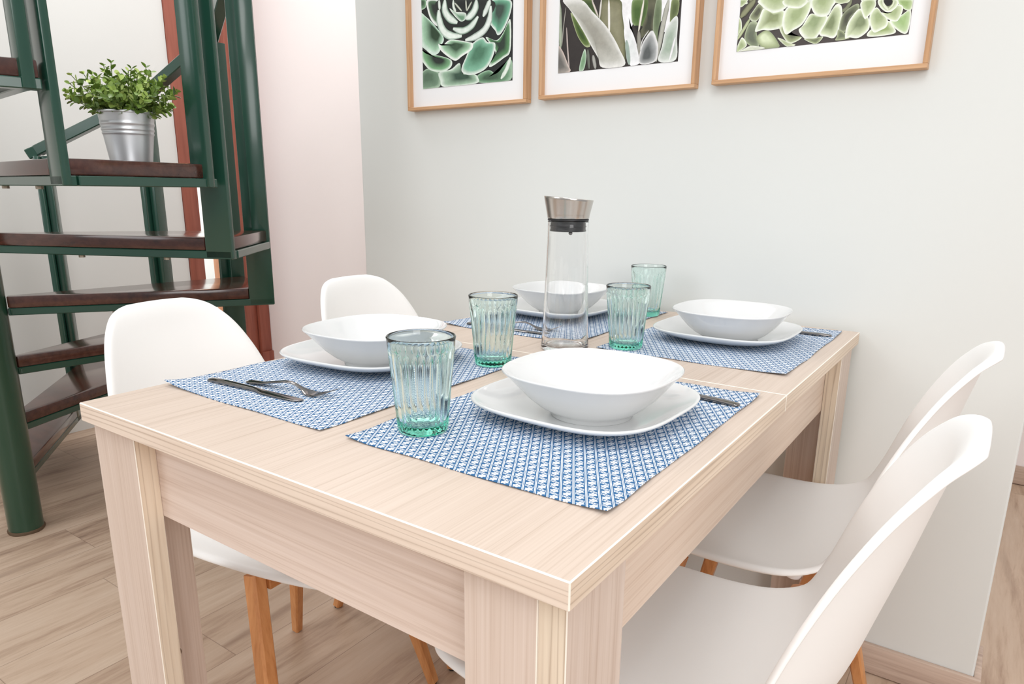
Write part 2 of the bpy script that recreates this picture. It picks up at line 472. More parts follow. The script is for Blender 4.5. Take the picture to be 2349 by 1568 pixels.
for p_, q_ in zip(rp, rp[1:]):
    bar(bm, p_, q_, 0.040, 0.036, bev=0.003)
build('handrail', bm, M['green'], st, smooth=True)

# ---------------------------------------------------------------- dining table
tb = tag(empty('dining_table', (0, 0, 0)), 'pale oak laminate dining table with square legs pushed against the white wall', 'table')
SEAM = 0.5955
def tabletop(y0, y1, ends):
    bm = bmesh.new()
    z0, z1 = TH - TT, TH
    e = 0.0012
    b = bmesh.new(); bmesh.ops.create_cube(b, size=1.0)
    for v in b.verts:
        v.co = Vector(((TW / 2) + v.co.x * TW, (y0 + y1) / 2 + v.co.y * (y1 - y0), (z0 + z1) / 2 + v.co.z * (z1 - z0)))
    pre = set(b.faces[:])
    bmesh.ops.bevel(b, geom=b.edges[:], offset=e, segments=1, affect='EDGES')
    for f in b.faces:
        n = f.normal
        if n.z > 0.99 or n.z < -0.99: f.material_index = 0
        elif abs(n.y) > 0.99: f.material_index = 1
        elif abs(n.x) > 0.99: f.material_index = 2
        else: f.material_index = 3
    merge(bm, b, None)
    return build('tabletop', bm, [M['top'], M['edgex'], M['edgey'], M['trimw']], tb)
tabletop(0.0, SEAM - 0.0004, 0); tabletop(SEAM + 0.0004, TLN, 1)

def board(bm, lo, hi, mats):
    """board with its own material per face direction: mats = (x faces, y faces, z faces, bevel)"""
    b = bmesh.new(); bmesh.ops.create_cube(b, size=1.0)
    for v in b.verts: v.co = Vector([(lo[i] + hi[i]) / 2 + v.co[i] * (hi[i] - lo[i]) for i in range(3)])
    bmesh.ops.bevel(b, geom=b.edges[:], offset=0.0009, segments=1, affect='EDGES')
    for f in b.faces:
        n = f.normal
        f.material_index = mats[0] if abs(n.x) > 0.99 else mats[1] if abs(n.y) > 0.99 else mats[2] if abs(n.z) > 0.99 else mats[3]
    merge(bm, b, None)
LEGM = [M['woodz'], M['edgez'], M['trimw']]
BT, LEGW = 0.0265, 0.100
x0, x1, y0, y1 = 0.004, 0.7315, 0.0125, TLN - 0.012
ztop = TH - TT - 0.0003
def leg(sx, sy):
    bm = bmesh.new()
    xo = x0 if sx < 0 else x1; yo = y0 if sy < 0 else y1
    dx = 1 if sx < 0 else -1; dy = 1 if sy < 0 else -1
    def rng(a, b): return (min(a, b), max(a, b))
    # board facing the short side of the table
    fx = rng(xo + dx * (BT if sx > 0 else 0.0), xo + dx * LEGW); fy = rng(yo, yo + dy * BT)
    board(bm, (fx[0], fy[0], 0.0), (fx[1], fy[1], ztop), (1, 0, 0, 2))
    gx = rng(xo, xo + dx * (BT - 0.0002)); gy = rng(yo + dy * (0.0 if sx > 0 else BT + 0.0002), yo + dy * LEGW)
    board(bm, (gx[0], gy[0], 0.0), (gx[1], gy[1], ztop), (0, 1, 0, 2))
    return build('leg', bm, LEGM, tb)
for sx in (-1, 1):
    for sy in (-1, 1):
        lg = leg(sx, sy)
        if sx < 0 and sy < 0:
            bm = bmesh.new()
            lathe(bm, [(0, 0), (0.006, 0), (0.005, 0.003), (0, 0.004)], 16)
            for v in bm.verts: v.co = Vector((x0 + BT + v.co.z, 0.071 + v.co.x, 0.357 + v.co.y))
            build('screw_cover', bm, M['bolt'], lg, smooth=True)
AB = 0.613
for (lo, hi, mt) in (((x0 + BT + 0.0002, y0 + BT + 0.0002, AB), (x1 - BT - 0.0002, y0 + BT + 0.019, ztop), (0, 0, 0, 1)),
                     ((x0 + BT + 0.0002, y1 - BT - 0.019, AB), (x1 - BT - 0.0002, y1 - BT - 0.0002, ztop), (0, 0, 0, 1))):
    bm = bmesh.new(); board(bm, lo, hi, mt); build('apron', bm, [M['woodx'], M['trimw']], tb)
for xa, xb in ((x0 + BT + 0.0002, x0 + BT + 0.018), (x1 - BT - 0.018, x1 - BT - 0.0002)):
    bm = bmesh.new(); board(bm, (xa, y0 + BT + 0.0195, AB), (xb, y1 - BT - 0.0195, ztop), (0, 0, 0, 1)); build('apron', bm, [M['woody'], M['trimw']], tb)

# ---------------------------------------------------------------- chairs
def cr(pts, t):
    """Catmull-Rom through pts, t in 0..1"""
    n = len(pts) - 1
    f = min(max(t, 0), 1) * n; i = min(int(f), n - 1); u = f - i
    P = [pts[max(0, i - 1)], pts[i], pts[i + 1], pts[min(n, i + 2)]]
    out = []
    for k in range(len(pts[0])):
        a, b, c, d = (q[k] for q in P)
        out.append(0.5 * (2 * b + (c - a) * u + (2 * a - 5 * b + 4 * c - d) * u * u + (3 * b - a - 3 * c + d) * u ** 3))
    return out
# x forward, z, half width, side lift
PROF = [(0.250, 0.416, 0.070, 0.000), (0.244, 0.424, 0.105, 0.002), (0.226, 0.435, 0.138, 0.006), (0.190, 0.442, 0.166, 0.012), (0.140, 0.443, 0.184, 0.018), (0.080, 0.440, 0.194, 0.024),
        (0.010, 0.433, 0.197, 0.030), (-0.070, 0.427, 0.197, 0.038), (-0.143, 0.431, 0.196, 0.047), (-0.207, 0.459, 0.192, 0.056),
        (-0.247, 0.524, 0.184, 0.061), (-0.271, 0.606, 0.171, 0.058), (-0.291, 0.680, 0.154, 0.049), (-0.303, 0.730, 0.138, 0.037),
        (-0.312, 0.766, 0.121, 0.025), (-0.318, 0.791, 0.102, 0.013), (-0.325, 0.807, 0.079, 0.004), (-0.331, 0.815, 0.057, 0.000)]
def shell_mesh():
    NV, NU = 50, 20
    bm = bmesh.new()
    vs = []
    for j in range(NV + 1):
        t = j / NV
        t = 0.5 - 0.5 * cos(pi * t) if False else 0.55 * t + 0.45 * (0.5 - 0.5 * cos(pi * t))
        x, z, w, lift = cr(PROF, t)
        xa_, za_, _, _ = cr(PROF, max(0, t - 0.004)); xb_, zb_, _, _ = cr(PROF, min(1, t + 0.004))
        tx, tz = xb_ - xa_, zb_ - za_; L = math.hypot(tx, tz); tx, tz = tx / L, tz / L
        nx, nz = tz, -tx
        row = []
        for i in range(NU + 1):
            u = 2 * i / NU - 1; u = sin(u * pi / 2) * 0.35 + u * 0.65
            l = lift * abs(u) ** 2.2
            row.append(bm.verts.new((x + nx * l, u * w, z + nz * l)))
        vs.append(row)
    for a, b in zip(vs, vs[1:]):
        for i in range(NU): bm.faces.new([a[i], a[i + 1], b[i + 1], b[i]])
    bmesh.ops.recalc_face_normals(bm, faces=bm.faces[:])
    ref = min(bm.faces, key=lambda f: (f.calc_center_median() - Vector((0.0, 0.0, 0.43))).length)
    if ref.normal.z < 0: bmesh.ops.reverse_faces(bm, faces=bm.faces[:])
    bm.normal_update()
    # rolled lip: carry the rim outwards and away from the sitter
    loop = vs[0][:] + [r[-1] for r in vs[1:]] + vs[-1][-2::-1] + [r[0] for r in vs[-2:0:-1]]
    n = len(loop)
    P = [v.co.copy() for v in loop]; N = [v.normal.copy() for v in loop]
    O = []
    for i in range(n):
        t = (P[(i + 1) % n] - P[i - 1]).normalized()
        o = t.cross(N[i]).normalized()
        c = Vector((0.0, 0.0, P[i].z)) if abs(P[i].y) > 0.05 else Vector((0, 0, 0.55))
        O.append(o)
    # orientation: the outward vector at the front edge must point forward
    f = max(range(n), key=lambda i: P[i].x)
    if O[f].x < 0: O = [-o for o in O]
    for _ in range(4):
        O = [(O[i - 1] + O[i] * 2 + O[(i + 1) % n]).normalized() for i in range(n)]
        N = [(N[i - 1] + N[i] * 2 + N[(i + 1) % n]).normalized() for i in range(n)]
    prev = loop
    for fo, fn in ((0.0045, 0.0022), (0.0075, 0.0062), (0.0080, 0.0115)):
        cur = [bm.verts.new(P[i] + O[i] * fo - N[i] * fn) for i in range(n)]
        for i in range(n): bm.faces.new([prev[i], prev[(i + 1) % n], cur[(i + 1) % n], cur[i]])
        prev = cur
    bmesh.ops.recalc_face_normals(bm, faces=bm.faces[:])
    ref = min(bm.faces, key=lambda f: (f.calc_center_median() - Vector((0.0, 0.0, 0.43))).length)
    if ref.normal.z < 0: bmesh.ops.reverse_faces(bm, faces=bm.faces[:])
    return bm

def make_chair():
    root = empty('dining_chair')
    bm = shell_mesh()
    sh = build('seat_shell', bm, M['plastic'], root, smooth=True, angle=180, recalc=False)
    # thicken downwards
    md = sh.modifiers.new('thick', 'SOLIDIFY'); md.thickness = 0.005; md.offset = -1
    md2 = sh.modifiers.new('soft', 'SUBSURF'); md2.levels = 1; md2.render_levels = 1
    # beech legs
    for sx in (1, -1):
        for sy in (1, -1):
            bm = bmesh.new()
            top = Vector((0.070 if sx > 0 else -0.130, (0.145 if sx > 0 else 0.130) * sy, 0.412)); ft = Vector((0.168 if sx > 0 else -0.224, (0.208 if sx > 0 else 0.192) * sy, 0.004))
            d = (ft - top).normalized()
            A = Vector((sx, 0.0, 0)) ; A = (A - d * A.dot(d)).normalized(); Bv = d.cross(A).normalized()
            def ring(c, w): return [c + A * (a * w) + Bv * (b_ * w) for a, b_ in ((-1, -0.7), (-0.7, -1), (0.7, -1), (1, -0.7), (1, 0.7), (0.7, 1), (-0.7, 1), (-1, 0.7))]
            rings(bm, [ring(top, 0.0140), ring(top.lerp(ft, 0.45), 0.0140), ring(ft, 0.0100)])
            lg = build('leg', bm, M['beech'], root, smooth=True, angle=30)
            bm = bmesh.new()
            lathe(bm, [(0, 0), (0.008, 0), (0.008, 0.0045), (0, 0.0045)], 14, ft.x, ft.y)
            build('glide', bm, M['rubber'], lg)
    # beech rails joining the legs under the seat
    for xr in (0.084, -0.134):
        bm = bmesh.new()
        bar(bm, (xr, -0.135, 0.396), (xr, 0.135, 0.396), 0.020, 0.026, bev=0.002)
        build('under_seat_rail', bm, M['beechh'], root, smooth=True)
    for sx in (1, -1):
        for sy in (1, -1):
            bm = bmesh.new()
            lathe(bm, [(0, 0.404), (0.013, 0.404), (0.013, 0.424), (0, 0.424)], 16, 0.09 * sx - 0.02, 0.085 * sy)
            build('seat_mount', bm, M['plastic'], root, smooth=True)
    return root
CG = 'white shell chairs around the dining table'
ch = make_chair()
ch.location = (-0.066, 0.358, 0); ch.rotation_euler = (0, 0, rad(5))
tag(ch, 'white shell chair standing in front of the spiral staircase, near the whole knife and fork', 'chair', CG)
dup(ch, 'white shell chair with its back before the pink wall, near the white wall', CG, (-0.080, 0.847, 0), 0.0)
dup(ch, 'white shell chair right of the table, partly hidden behind the foreground chair', CG, (0.637, 0.842, 0), pi)
dup(ch, 'large white shell chair in the foreground, nearest the camera, beside the near right table leg', CG, (0.632, 0.375, 0), pi)
# ---------------------------------------------------------------- place mats
def make_mat(name, x0, y0, x1, y1, seed, lift, label):
    rnd = random.Random(seed)
    NX, NY = 44, 60
    cx, cy = (x0 + x1) / 2, (y0 + y1) / 2
    ph = [rnd.uniform(0, 6.28) for _ in range(6)]
    bm = bmesh.new()
    def zz(u, v):
        # u, v in -1..1: slight ripples at the hems, curled corner(s)
        z = 0.0
        for (ax, q, f, p0) in ((1, v, 9, ph[0]), (1, v, 15, ph[1])):
            z += 0.0011 * max(0, abs(u) - 0.80) / 0.20 * (0.5 + 0.5 * sin(f * q + p0))
        z += 0.0009 * max(0, abs(v) - 0.86) / 0.14 * (0.5 + 0.5 * sin(8 * u + ph[2]))
        for (su, sv, h) in lift:
            d = max(0, 1 - math.hypot((u - su) * 1.2, (v - sv) * 1.5) / 0.55)
            z += h * d * d
        return z
    vs = []
    for j in range(NY + 1):
        row = []
        for i in range(NX + 1):
            u = 2 * i / NX - 1; v = 2 * j / NY - 1
            x = u * (x1 - x0) / 2 + 0.0008 * sin(7 * v + ph[3]) * (abs(u) > 0.9); y = v * (y1 - y0) / 2 + 0.0008 * sin(6 * u + ph[4]) * (abs(v) > 0.9)
            row.append(bm.verts.new((x, y, zz(u, v))))
        vs.append(row)
    for a, b in zip(vs, vs[1:]):
        for i in range(NX): bm.faces.new([a[i], a[i + 1], b[i + 1], b[i]])
    o = build(name, bm, M['cloth'], None, smooth=True, angle=180, loc=(cx, cy, TH + 0.0004), recalc=False)
    md = o.modifiers.new('thick', 'SOLIDIFY'); md.thickness = 0.0008; md.offset = 1
    return tag(o, label, 'placemat', 'blue and white placemats')
MZ = TH + 0.0013
make_mat('placemat', 0.382, 0.111, 0.711, 0.566, 1, [(-1, -1, 0.002), (1, -1, 0.003), (1, 1, 0.002)], 'blue and white patterned placemat nearest the camera, under the largest looking bowl')
make_mat('placemat', 0.011, 0.110, 0.341, 0.552, 2, [(-1, -1, 0.007)], 'blue and white placemat with a whole knife and fork lying clear of the plate')
make_mat('placemat', 0.384, 0.700, 0.712, 1.137, 3, [(1, -1, 0.003), (1, 1, 0.002)], 'blue and white placemat by the far right table corner beside the white wall')
make_mat('placemat', 0.015, 0.710, 0.333, 1.142, 4, [(-1, -1, 0.004)], 'blue and white placemat behind the tall carafe, against the white wall')

# ---------------------------------------------------------------- plates and bowls
def sq_lathe(bm, prof, N=112):
    """prof = (half size, z, exponent); first and last are centre points with half size 0"""
    core = prof[1:-1]
    loops = []
    for a, z, n in core:
        loops.append([(*squircle(a, n, 2 * pi * i / N), z) for i in range(N)])
    vs = rings(bm, loops, True, False, False)
    for ring, (a, z, n), flip in ((vs[0], prof[0], True), (vs[-1], prof[-1], False)):
        c = bm.verts.new((0, 0, z))
        for i in range(N):
            f = [ring[i], ring[(i + 1) % N], c]
            bm.faces.new(f[::-1] if flip else f)
PLATE = [(0, .0026, 2), (.055, .0026, 2.2), (.0585, .0024, 2.3), (.0600, .0002, 2.3), (.0640, .0000, 2.3), (.0660, .0022, 2.4), (.082, .0042, 2.6), (.100, .0088, 2.9),
         (.115, .0148, 3.1), (.1235, .0194, 3.25), (.1260, .0216, 3.3), (.1267, .0230, 3.3), (.1262, .0243, 3.3), (.1248, .0248, 3.3), (.1225, .0238, 3.25), (.116, .0196, 3.15),
         (.106, .0142, 3.0), (.094, .0103, 2.8), (.080, .0082, 2.6), (.062, .0074, 2.4), (.035, .0071, 2.2), (0, .0070, 2)]
BOWL = [(0, .0040, 2), (.042, .0040, 2), (.0455, .0032, 2), (.0468, .0004, 2), (.0495, .0000, 2), (.0505, .0010, 2), (.0512, .0058, 2.02), (.0560, .0082, 2.08), (.066, .0150, 2.2), (.077, .0258, 2.35),
        (.0875, .0392, 2.5), (.0955, .0500, 2.62), (.0998, .0545, 2.68), (.1012, .0560, 2.7), (.1013, .0572, 2.7), (.1004, .0580, 2.7), (.0990, .0574, 2.7), (.094, .0512, 2.6),
        (.086, .0402, 2.48), (.076, .0275, 2.32), (.064, .0170, 2.18), (.048, .0104, 2.08), (.028, .0078, 2), (0, .0072, 2)]
bm = bmesh.new(); sq_lathe(bm, PLATE)
PLM = build('plate', bm, M['ceramic'], None, smooth=True, angle=70)
bm = bmesh.new(); sq_lathe(bm, BOWL)
BOM = build('bowl', bm, M['ceramic'], None, smooth=True, angle=60)
sets = [((0.5554, 0.3529), (0.5735, 0.3345), -0.03, 'on the placemat nearest the camera'),
        ((0.1430, 0.3880), (0.1735, 0.3655), 0.10, 'beside the knife and fork that lie clear'),
        ((0.5445, 0.9250), (0.5620, 0.8880), -0.01, 'near the far right table corner'),
        ((0.1450, 0.9600), (0.1600, 0.9480), -0.05, 'behind the tall carafe')]
for i, (pc, bc, ang, wh) in enumerate(sets):
    o = PLM if i == 0 else dup(PLM)
    o.location = (*pc, MZ + 0.0001); o.rotation_euler = (0, 0, ang)
    tag(o, 'white rounded square dinner plate ' + wh, 'plate', 'white dinner plates')
    o = BOM if i == 0 else dup(BOM)
    o.location = (*bc, MZ + 0.0001 + 0.0075); o.rotation_euler = (0, 0, ang * 0.5)
    tag(o, 'white rounded square bowl standing on the plate ' + wh, 'bowl', 'white bowls')

# ---------------------------------------------------------------- fluted green tumblers
def make_tumbler():
    HG, R0, R1, NF = 0.1122, 0.0286, 0.0393, 27
    def R(z):
        f = z / HG
        return R0 + (R1 - R0) * (0.82 * f + 0.18 * f * f)
    def flute(r, z, t):
        k = 1.0
        if z < 0.011: k = max(0.0, (z - 0.0075) / 0.0035)
        if z > 0.092: k = max(0.0, 1 - (z - 0.092) / 0.004)
        return r - 0.0013 * k * (1 - abs(cos(NF * t / 2)) ** 0.8)
    prof = [(0, 0.0008), (R0 - 0.007, 0.0008), (R0 - 0.004, 0.0), (R0 - 0.0015, 0.0004), (R0, 0.002)]
    for i in range(0, 23):
        z = 0.006 + (0.098 - 0.006) * i / 22
        prof.append((R(z) + 0.0004, z))
    prof += [(R(0.101) + 0.0003, 0.101), (R(0.107), 0.107), (R(HG) + 0.0001, HG - 0.0012), (R(HG) - 0.0005, HG - 0.0002), (R(HG) - 0.0012, HG), (R(HG) - 0.0020, HG - 0.0004), (R(HG) - 0.0023, HG - 0.0015)]
    bm = bmesh.new()
    nout = len(prof)
    for i in range(0, 16):
        z = 0.105 - (0.105 - 0.0135) * i / 15
        prof.append((R(z) - 0.0024, z))
    prof += [(R(0.0115) - 0.0040, 0.0112), (R(0.01) - 0.008, 0.0100), (0.008, 0.0094), (0, 0.0092)]
    inner_start = nout
    state = {'n': 0}
    loops_r = {}
    def rf(r, z, t):
        # only the outer skin carries flutes: outer radii are never smaller than R(z) - 0.001
        return flute(r, z, t) if r > R(z) - 0.001 and 0.004 < z < 0.099 else r
    lathe(bm, prof, NF * 8, rf=rf)
    return build('tumbler', bm, M['greenglass'], None, smooth=True, angle=50)
tu = make_tumbler()
for i, (x, y, lb) in enumerate([(0.4349, 0.1824, 'fluted green glass tumbler nearest the camera, before the knife and fork'),
                                (0.3085, 0.4900, 'fluted green glass tumbler beside the bowl left of the carafe'),
                                (0.4253, 0.7325, 'fluted green glass tumbler just right of the carafe, overlapping the farthest tumbler'),
                                (0.3104, 1.0726, 'fluted green glass tumbler farthest away, partly hidden, close to the white wall')]):
    o = tu if i == 0 else dup(tu)
    o.location = (x, y, MZ + 0.0003); o.rotation_euler = (0, 0, i * 0.21)
    tag(o, lb, 'glass', 'green fluted tumblers')

# ---------------------------------------------------------------- carafe
ca = tag(empty('carafe', (0.3407, 0.6611, TH + 0.0003)), 'tall clear glass carafe with a slanted brushed steel lid in the middle of the table', 'carafe')
HC = 0.2235
def RO(z):
    f = z / HC
    return 0.0425 + (0.0345 - 0.0425) * (f ** 0.72)
prof = [(0, 0.0028), (0.028, 0.0022), (0.0345, 0.0003), (0.0380, 0.0), (0.0412, 0.0020), (0.0424, 0.0060)]
for i in range(1, 22): prof.append((RO(0.010 + (HC - 0.014) * i / 21 - 0.006 * (i == 0)), 0.010 + (HC - 0.014) * i / 21))
prof += [(0.0350, HC - 0.0018), (0.0349, HC - 0.0004), (0.0338, HC), (0.0326, HC - 0.0008), (0.0323, HC - 0.0025)]
for i in range(0, 20):
    z = HC - 0.006 - (HC - 0.006 - 0.013) * i / 19
    prof.append((RO(z) - 0.0023, z))
prof += [(0.0385, 0.0105), (0.034, 0.0082), (0.022, 0.0096), (0.008, 0.0108), (0, 0.0110)]
bm = bmesh.new(); lathe(bm, prof, 96)
build('glass_body', bm, M['clearglass'], ca, smooth=True, angle=60)
# steel lid: flared cup with a slanted rim
bm = bmesh.new()
L0, L1 = HC + 0.0035, HC + 0.0368
lp = [(0, L0), (0.0335, L0), (0.0352, L0 + 0.0006), (0.0357, L0 + 0.002), (0.0362, L0 + 0.006)]
for i in range(1, 10): lp.append((0.0362 + (0.0420 - 0.0362) * i / 9, L0 + 0.006 + (L1 - L0 - 0.006) * i / 9))
lp += [(0.0416, L1 + 0.0006), (0.0411, L1 + 0.0002)]
for i in range(1, 10): lp.append((0.0411 - (0.0411 - 0.0345) * i / 9, L1 - (L1 - L0 - 0.008) * i / 9))
lp += [(0, L0 + 0.008)]
lathe(bm, lp, 96)
sx_, sy_ = cos(rad(35)), sin(rad(35))
for v in bm.verts:
    if v.co.z > L0 + 0.006:
        k = (v.co.z - L0 - 0.006) / (L1 - L0 - 0.006)
        v.co.z -= k * 0.0034 * ((v.co.x * sx_ + v.co.y * sy_) / 0.042)
build('lid', bm, M['lid'], ca, smooth=True, angle=50)
bm = bmesh.new()
lathe(bm, [(0, HC + 0.0005), (0.0345, HC + 0.0005), (0.0352, HC + 0.0015), (0.0350, HC + 0.003), (0.0338, HC + 0.0034), (0, HC + 0.0034)], 64)
build('gasket', bm, M['rubber'], ca, smooth=True)
bm = bmesh.new()
lathe(bm, [(0, HC - 0.0175), (0.0300, HC - 0.0175), (0.0312, HC - 0.0165), (0.0300, HC - 0.0135), (0.0300, HC - 0.0100), (0.0314, HC - 0.0085), (0.0300, HC - 0.0065), (0.0300, HC + 0.0003), (0, HC + 0.0003)], 64)
build('stopper', bm, M['rubber'], ca, smooth=True)
bm = bmesh.new(); bmesh.ops.create_uvsphere(bm, u_segments=20, v_segments=12, radius=0.0034)
for v in bm.verts: v.co += Vector((0.004, 0.002, HC - 0.0208))
build('valve_ball', bm, M['steel'], ca, smooth=True, angle=180)

# ---------------------------------------------------------------- cutlery
def loft(bm, secs, n=12):
    """secs: (x, y_low, y_high, z_bottom, thickness)"""
    loops = []
    for x, ya, yb, z, th in secs:
        c = (ya + yb) / 2; h = (yb - ya) / 2
        loop = []
        for i in range(n):
            t = 2 * pi * i / n
            cy_, sy2 = cos(t), sin(t)
            loop.append((x, c + h * math.copysign(abs(cy_) ** 0.6, cy_), z + th / 2 + th / 2 * math.copysign(abs(sy2) ** 0.8, sy2)))
        loops.append(loop)
    rings(bm, loops)
def make_knife():
    bm = bmesh.new(); L = 0.190
    secs = [(0.0, -.0035, .0035, .0006, .0026), (.0012, -.0058, .0058, .0001, .0042), (.004, -.0068, .0068, 0, .0052), (.03, -.0066, .0066, 0, .0056), (.07, -.0058, .0058, 0, .0052),
            (.095, -.0050, .0052, 0, .0048), (.104, -.0054, .0054, .0002, .0040), (.112, -.0082, .0060, .0008, .0024), (.120, -.0094, .0062, .001, .0019), (.145, -.0098, .0064, .001, .0017),
            (.165, -.0096, .0064, .001, .0016), (.178, -.0086, .0060, .001, .0014), (.186, -.0062, .0050, .001, .0012), (.1895, -.0020, .0030, .0012, .0008)]
    loft(bm, secs)
    return build('knife', bm, M['steel'], None, smooth=True, angle=60)
def make_fork():
    bm = bmesh.new()
    secs = [(0.0, -.003, .003, .0012, .0016), (.0015, -.0060, .0060, .0008, .0026), (.006, -.0075, .0075, .0004, .003), (.03, -.0068, .0068, .002, .003), (.055, -.0055, .0055, .0070, .003),
            (.075, -.0042, .0042, .0104, .003), (.086, -.0034, .0034, .0106, .003), (.095, -.0032, .0032, .0086, .0028), (.105, -.0040, .0040, .0050, .0025), (.114, -.0085, .0085, .0022, .0021),
            (.122, -.0112, .0112, .0008, .0018), (.130, -.0120, .0120, .0008, .0017), (.1335, -.0120, .0120, .0014, .0016)]
    loft(bm, secs)
    for c in (-.0101, -.00337, .00337, .0101):
        s2 = [(.1325, c - .0018, c + .0018, .0013, .0016), (.142, c - .0017, c + .0017, .0034, .0015), (.152, c - .0014, c + .0014, .0068, .0014), (.160, c - .0010, c + .0010, .0100, .0012), (.1635, c - .0004, c + .0004, .0114, .0008)]
        loft(bm, s2, 8)
    return build('fork', bm, M['steel'], None, smooth=True, angle=60)
kn = make_knife(); fk = make_fork()
CZ = MZ + 0.0002
for i, (x, y, a, lb) in enumerate([(0.0430, 0.1600, rad(3.6), 'whole steel table knife lying before the fork on the left near placemat'),
                                   (0.7050, 0.4935, rad(172), 'steel knife whose handle shows between the nearest plate and the table edge'),
                                   (0.7060, 1.0630, rad(180), 'steel knife whose handle shows beside the far right plate'),
                                   (0.0600, 0.7370, rad(2.5), 'steel table knife on the placemat behind the carafe')]):
    o = kn if i == 0 else dup(kn)
    o.location = (x, y, CZ); o.rotation_euler = (0, 0, a); tag(o, lb, 'knife', 'steel table knives')
for i, (x, y, a, lb) in enumerate([(0.0945, 0.1870, rad(6.5), 'whole steel table fork lying before the plate on the left near placemat'),
                                   (0.0950, 0.7655, rad(6.0), 'steel table fork on the placemat behind the carafe')]):
    o = fk if i == 0 else dup(fk)
    o.location = (x, y, CZ); o.rotation_euler = (0, 0, a); tag(o, lb, 'fork', 'steel table forks')

# ---------------------------------------------------------------- potted plant on the stair
ZD = ZF + 2 * RISE
pp = tag(empty('potted_plant', (-0.832, 0.540, ZD + 0.0003), rad(0)), 'bushy green plant in a ribbed zinc bucket standing on a stair tread', 'plant')
PH, PR0, PR1 = 0.119, 0.0465, 0.0620
def rp_(z): return PR0 + (PR1 - PR0) * z / PH
pr = [(0, 0.0), (PR0 - 0.002, 0.0), (PR0, 0.002)]
for i in range(1, 60):
    z = 0.002 + (PH - 0.008) * i / 59
    rib = sum(0.0016 * math.exp(-((z - q) / 0.0028) ** 2) for q in (0.068, 0.077, 0.090))
    pr.append((rp_(z) + rib, z))
pr += [(PR1 + 0.0022, PH - 0.005), (PR1 + 0.0030, PH - 0.0025), (PR1 + 0.0018, PH), (PR1 - 0.001, PH - 0.0005), (PR1 - 0.0016, PH - 0.004), (PR0 + 0.001, 0.012), (0, 0.012)]
bm = bmesh.new(); lathe(bm, pr, 72); build('bucket', bm, M['zinc'], pp, smooth=True, angle=50)
bm = bmesh.new(); lathe(bm, [(0, PH - 0.022), (PR1 - 0.0062, PH - 0.022), (PR1 - 0.0060, PH - 0.018), (0.03, PH - 0.013), (0, PH - 0.011)], 40); build('soil', bm, M['soil'], pp, smooth=True)
rnd = random.Random(11)
bm = bmesh.new(); bs = bmesh.new()
def leafm(c, d, up, L, W):
    d = d.normalized(); s = d.cross(up).normalized(); n = s.cross(d).normalized()
    pts = [(0, 0, 0), (0.18, 0.55, 0.05), (0.5, 1.0, 0.11), (0.8, 0.72, 0.08), (1.0, 0.0, 0.0)]
    mid = [bm.verts.new(c + d * (a * L) - n * (0.12 * L * sin(a * pi)) * 0.4) for a, b_, k in pts]
    lf = [bm.verts.new(c + d * (a * L) + s * (b_ * W) + n * (k * L)) for a, b_, k in pts[1:-1]]
    rt = [bm.verts.new(c + d * (a * L) - s * (b_ * W) + n * (k * L)) for a, b_, k in pts[1:-1]]
    bm.faces.new([mid[0], lf[0], mid[1]]); bm.faces.new([mid[0], mid[1], rt[0]])
    for i in range(2):
        bm.faces.new([mid[i + 1], lf[i], lf[i + 1], mid[i + 2]]); bm.faces.new([mid[i + 1], mid[i + 2], rt[i + 1], rt[i]])
    bm.faces.new([mid[3], lf[2], mid[4]]); bm.faces.new([mid[3], mid[4], rt[2]])
NST = 74
for k in range(NST):
    az = 2.39996 * k + rnd.uniform(-.25, .25)
    el = rad(88 - 72 * ((k + 0.5) / NST) ** 0.75 + rnd.uniform(-7, 7))
    rb = rnd.uniform(0.008, 0.045)
    p0 = Vector((rb * cos(az), rb * sin(az), PH - 0.016))
    dirv = Vector((cos(el) * cos(az), cos(el) * sin(az), sin(el)))
    Ls = rnd.uniform(0.078, 0.118) * (0.84 + 0.16 * sin(el))
    pts = []
    for q in range(9):
        f = q / 8
        c = p0 + Vector((0, 0, 0.012)) * f + dirv * (Ls * f) + Vector((0, 0, -0.012 * f * f * (1 - sin(el))))
        pts.append(c + Vector((rnd.uniform(-.002, .002), rnd.uniform(-.002, .002), rnd.uniform(-.002, .002))))
    for a, b in zip(pts, pts[1:]): bar(bs, a, b, 0.0014, 0.0014, up=(0.3, 0.2, 0.9))
    for q in range(2, 9):
        ax = (pts[q] - pts[q - 1]).normalized()
        ref = ax.cross(Vector((0.31, 0.17, 0.93))).normalized()
        for sg in (0, 1):
            ang = q * 1.57 + sg * pi + rnd.uniform(-.4, .4)
            sd = Matrix.Rotation(ang, 3, ax) @ ref
            d = sd * 0.85 + ax * rnd.uniform(0.35, 0.9)
            up = (ax * 0.9 - sd * 0.3 + Vector((0, 0, 0.35))).normalized()
            L = rnd.uniform(0.015, 0.023) * (0.75 if q == 8 else 1.0)
            leafm(pts[q], d, up, L, L * rnd.uniform(0.30, 0.40))
build('foliage', bm, M['leaf'], pp, smooth=True, angle=180, recalc=False)
build('stems', bs, m_paint('green_stem', rgb(96, 116, 58), 0.6, 0.0), pp)

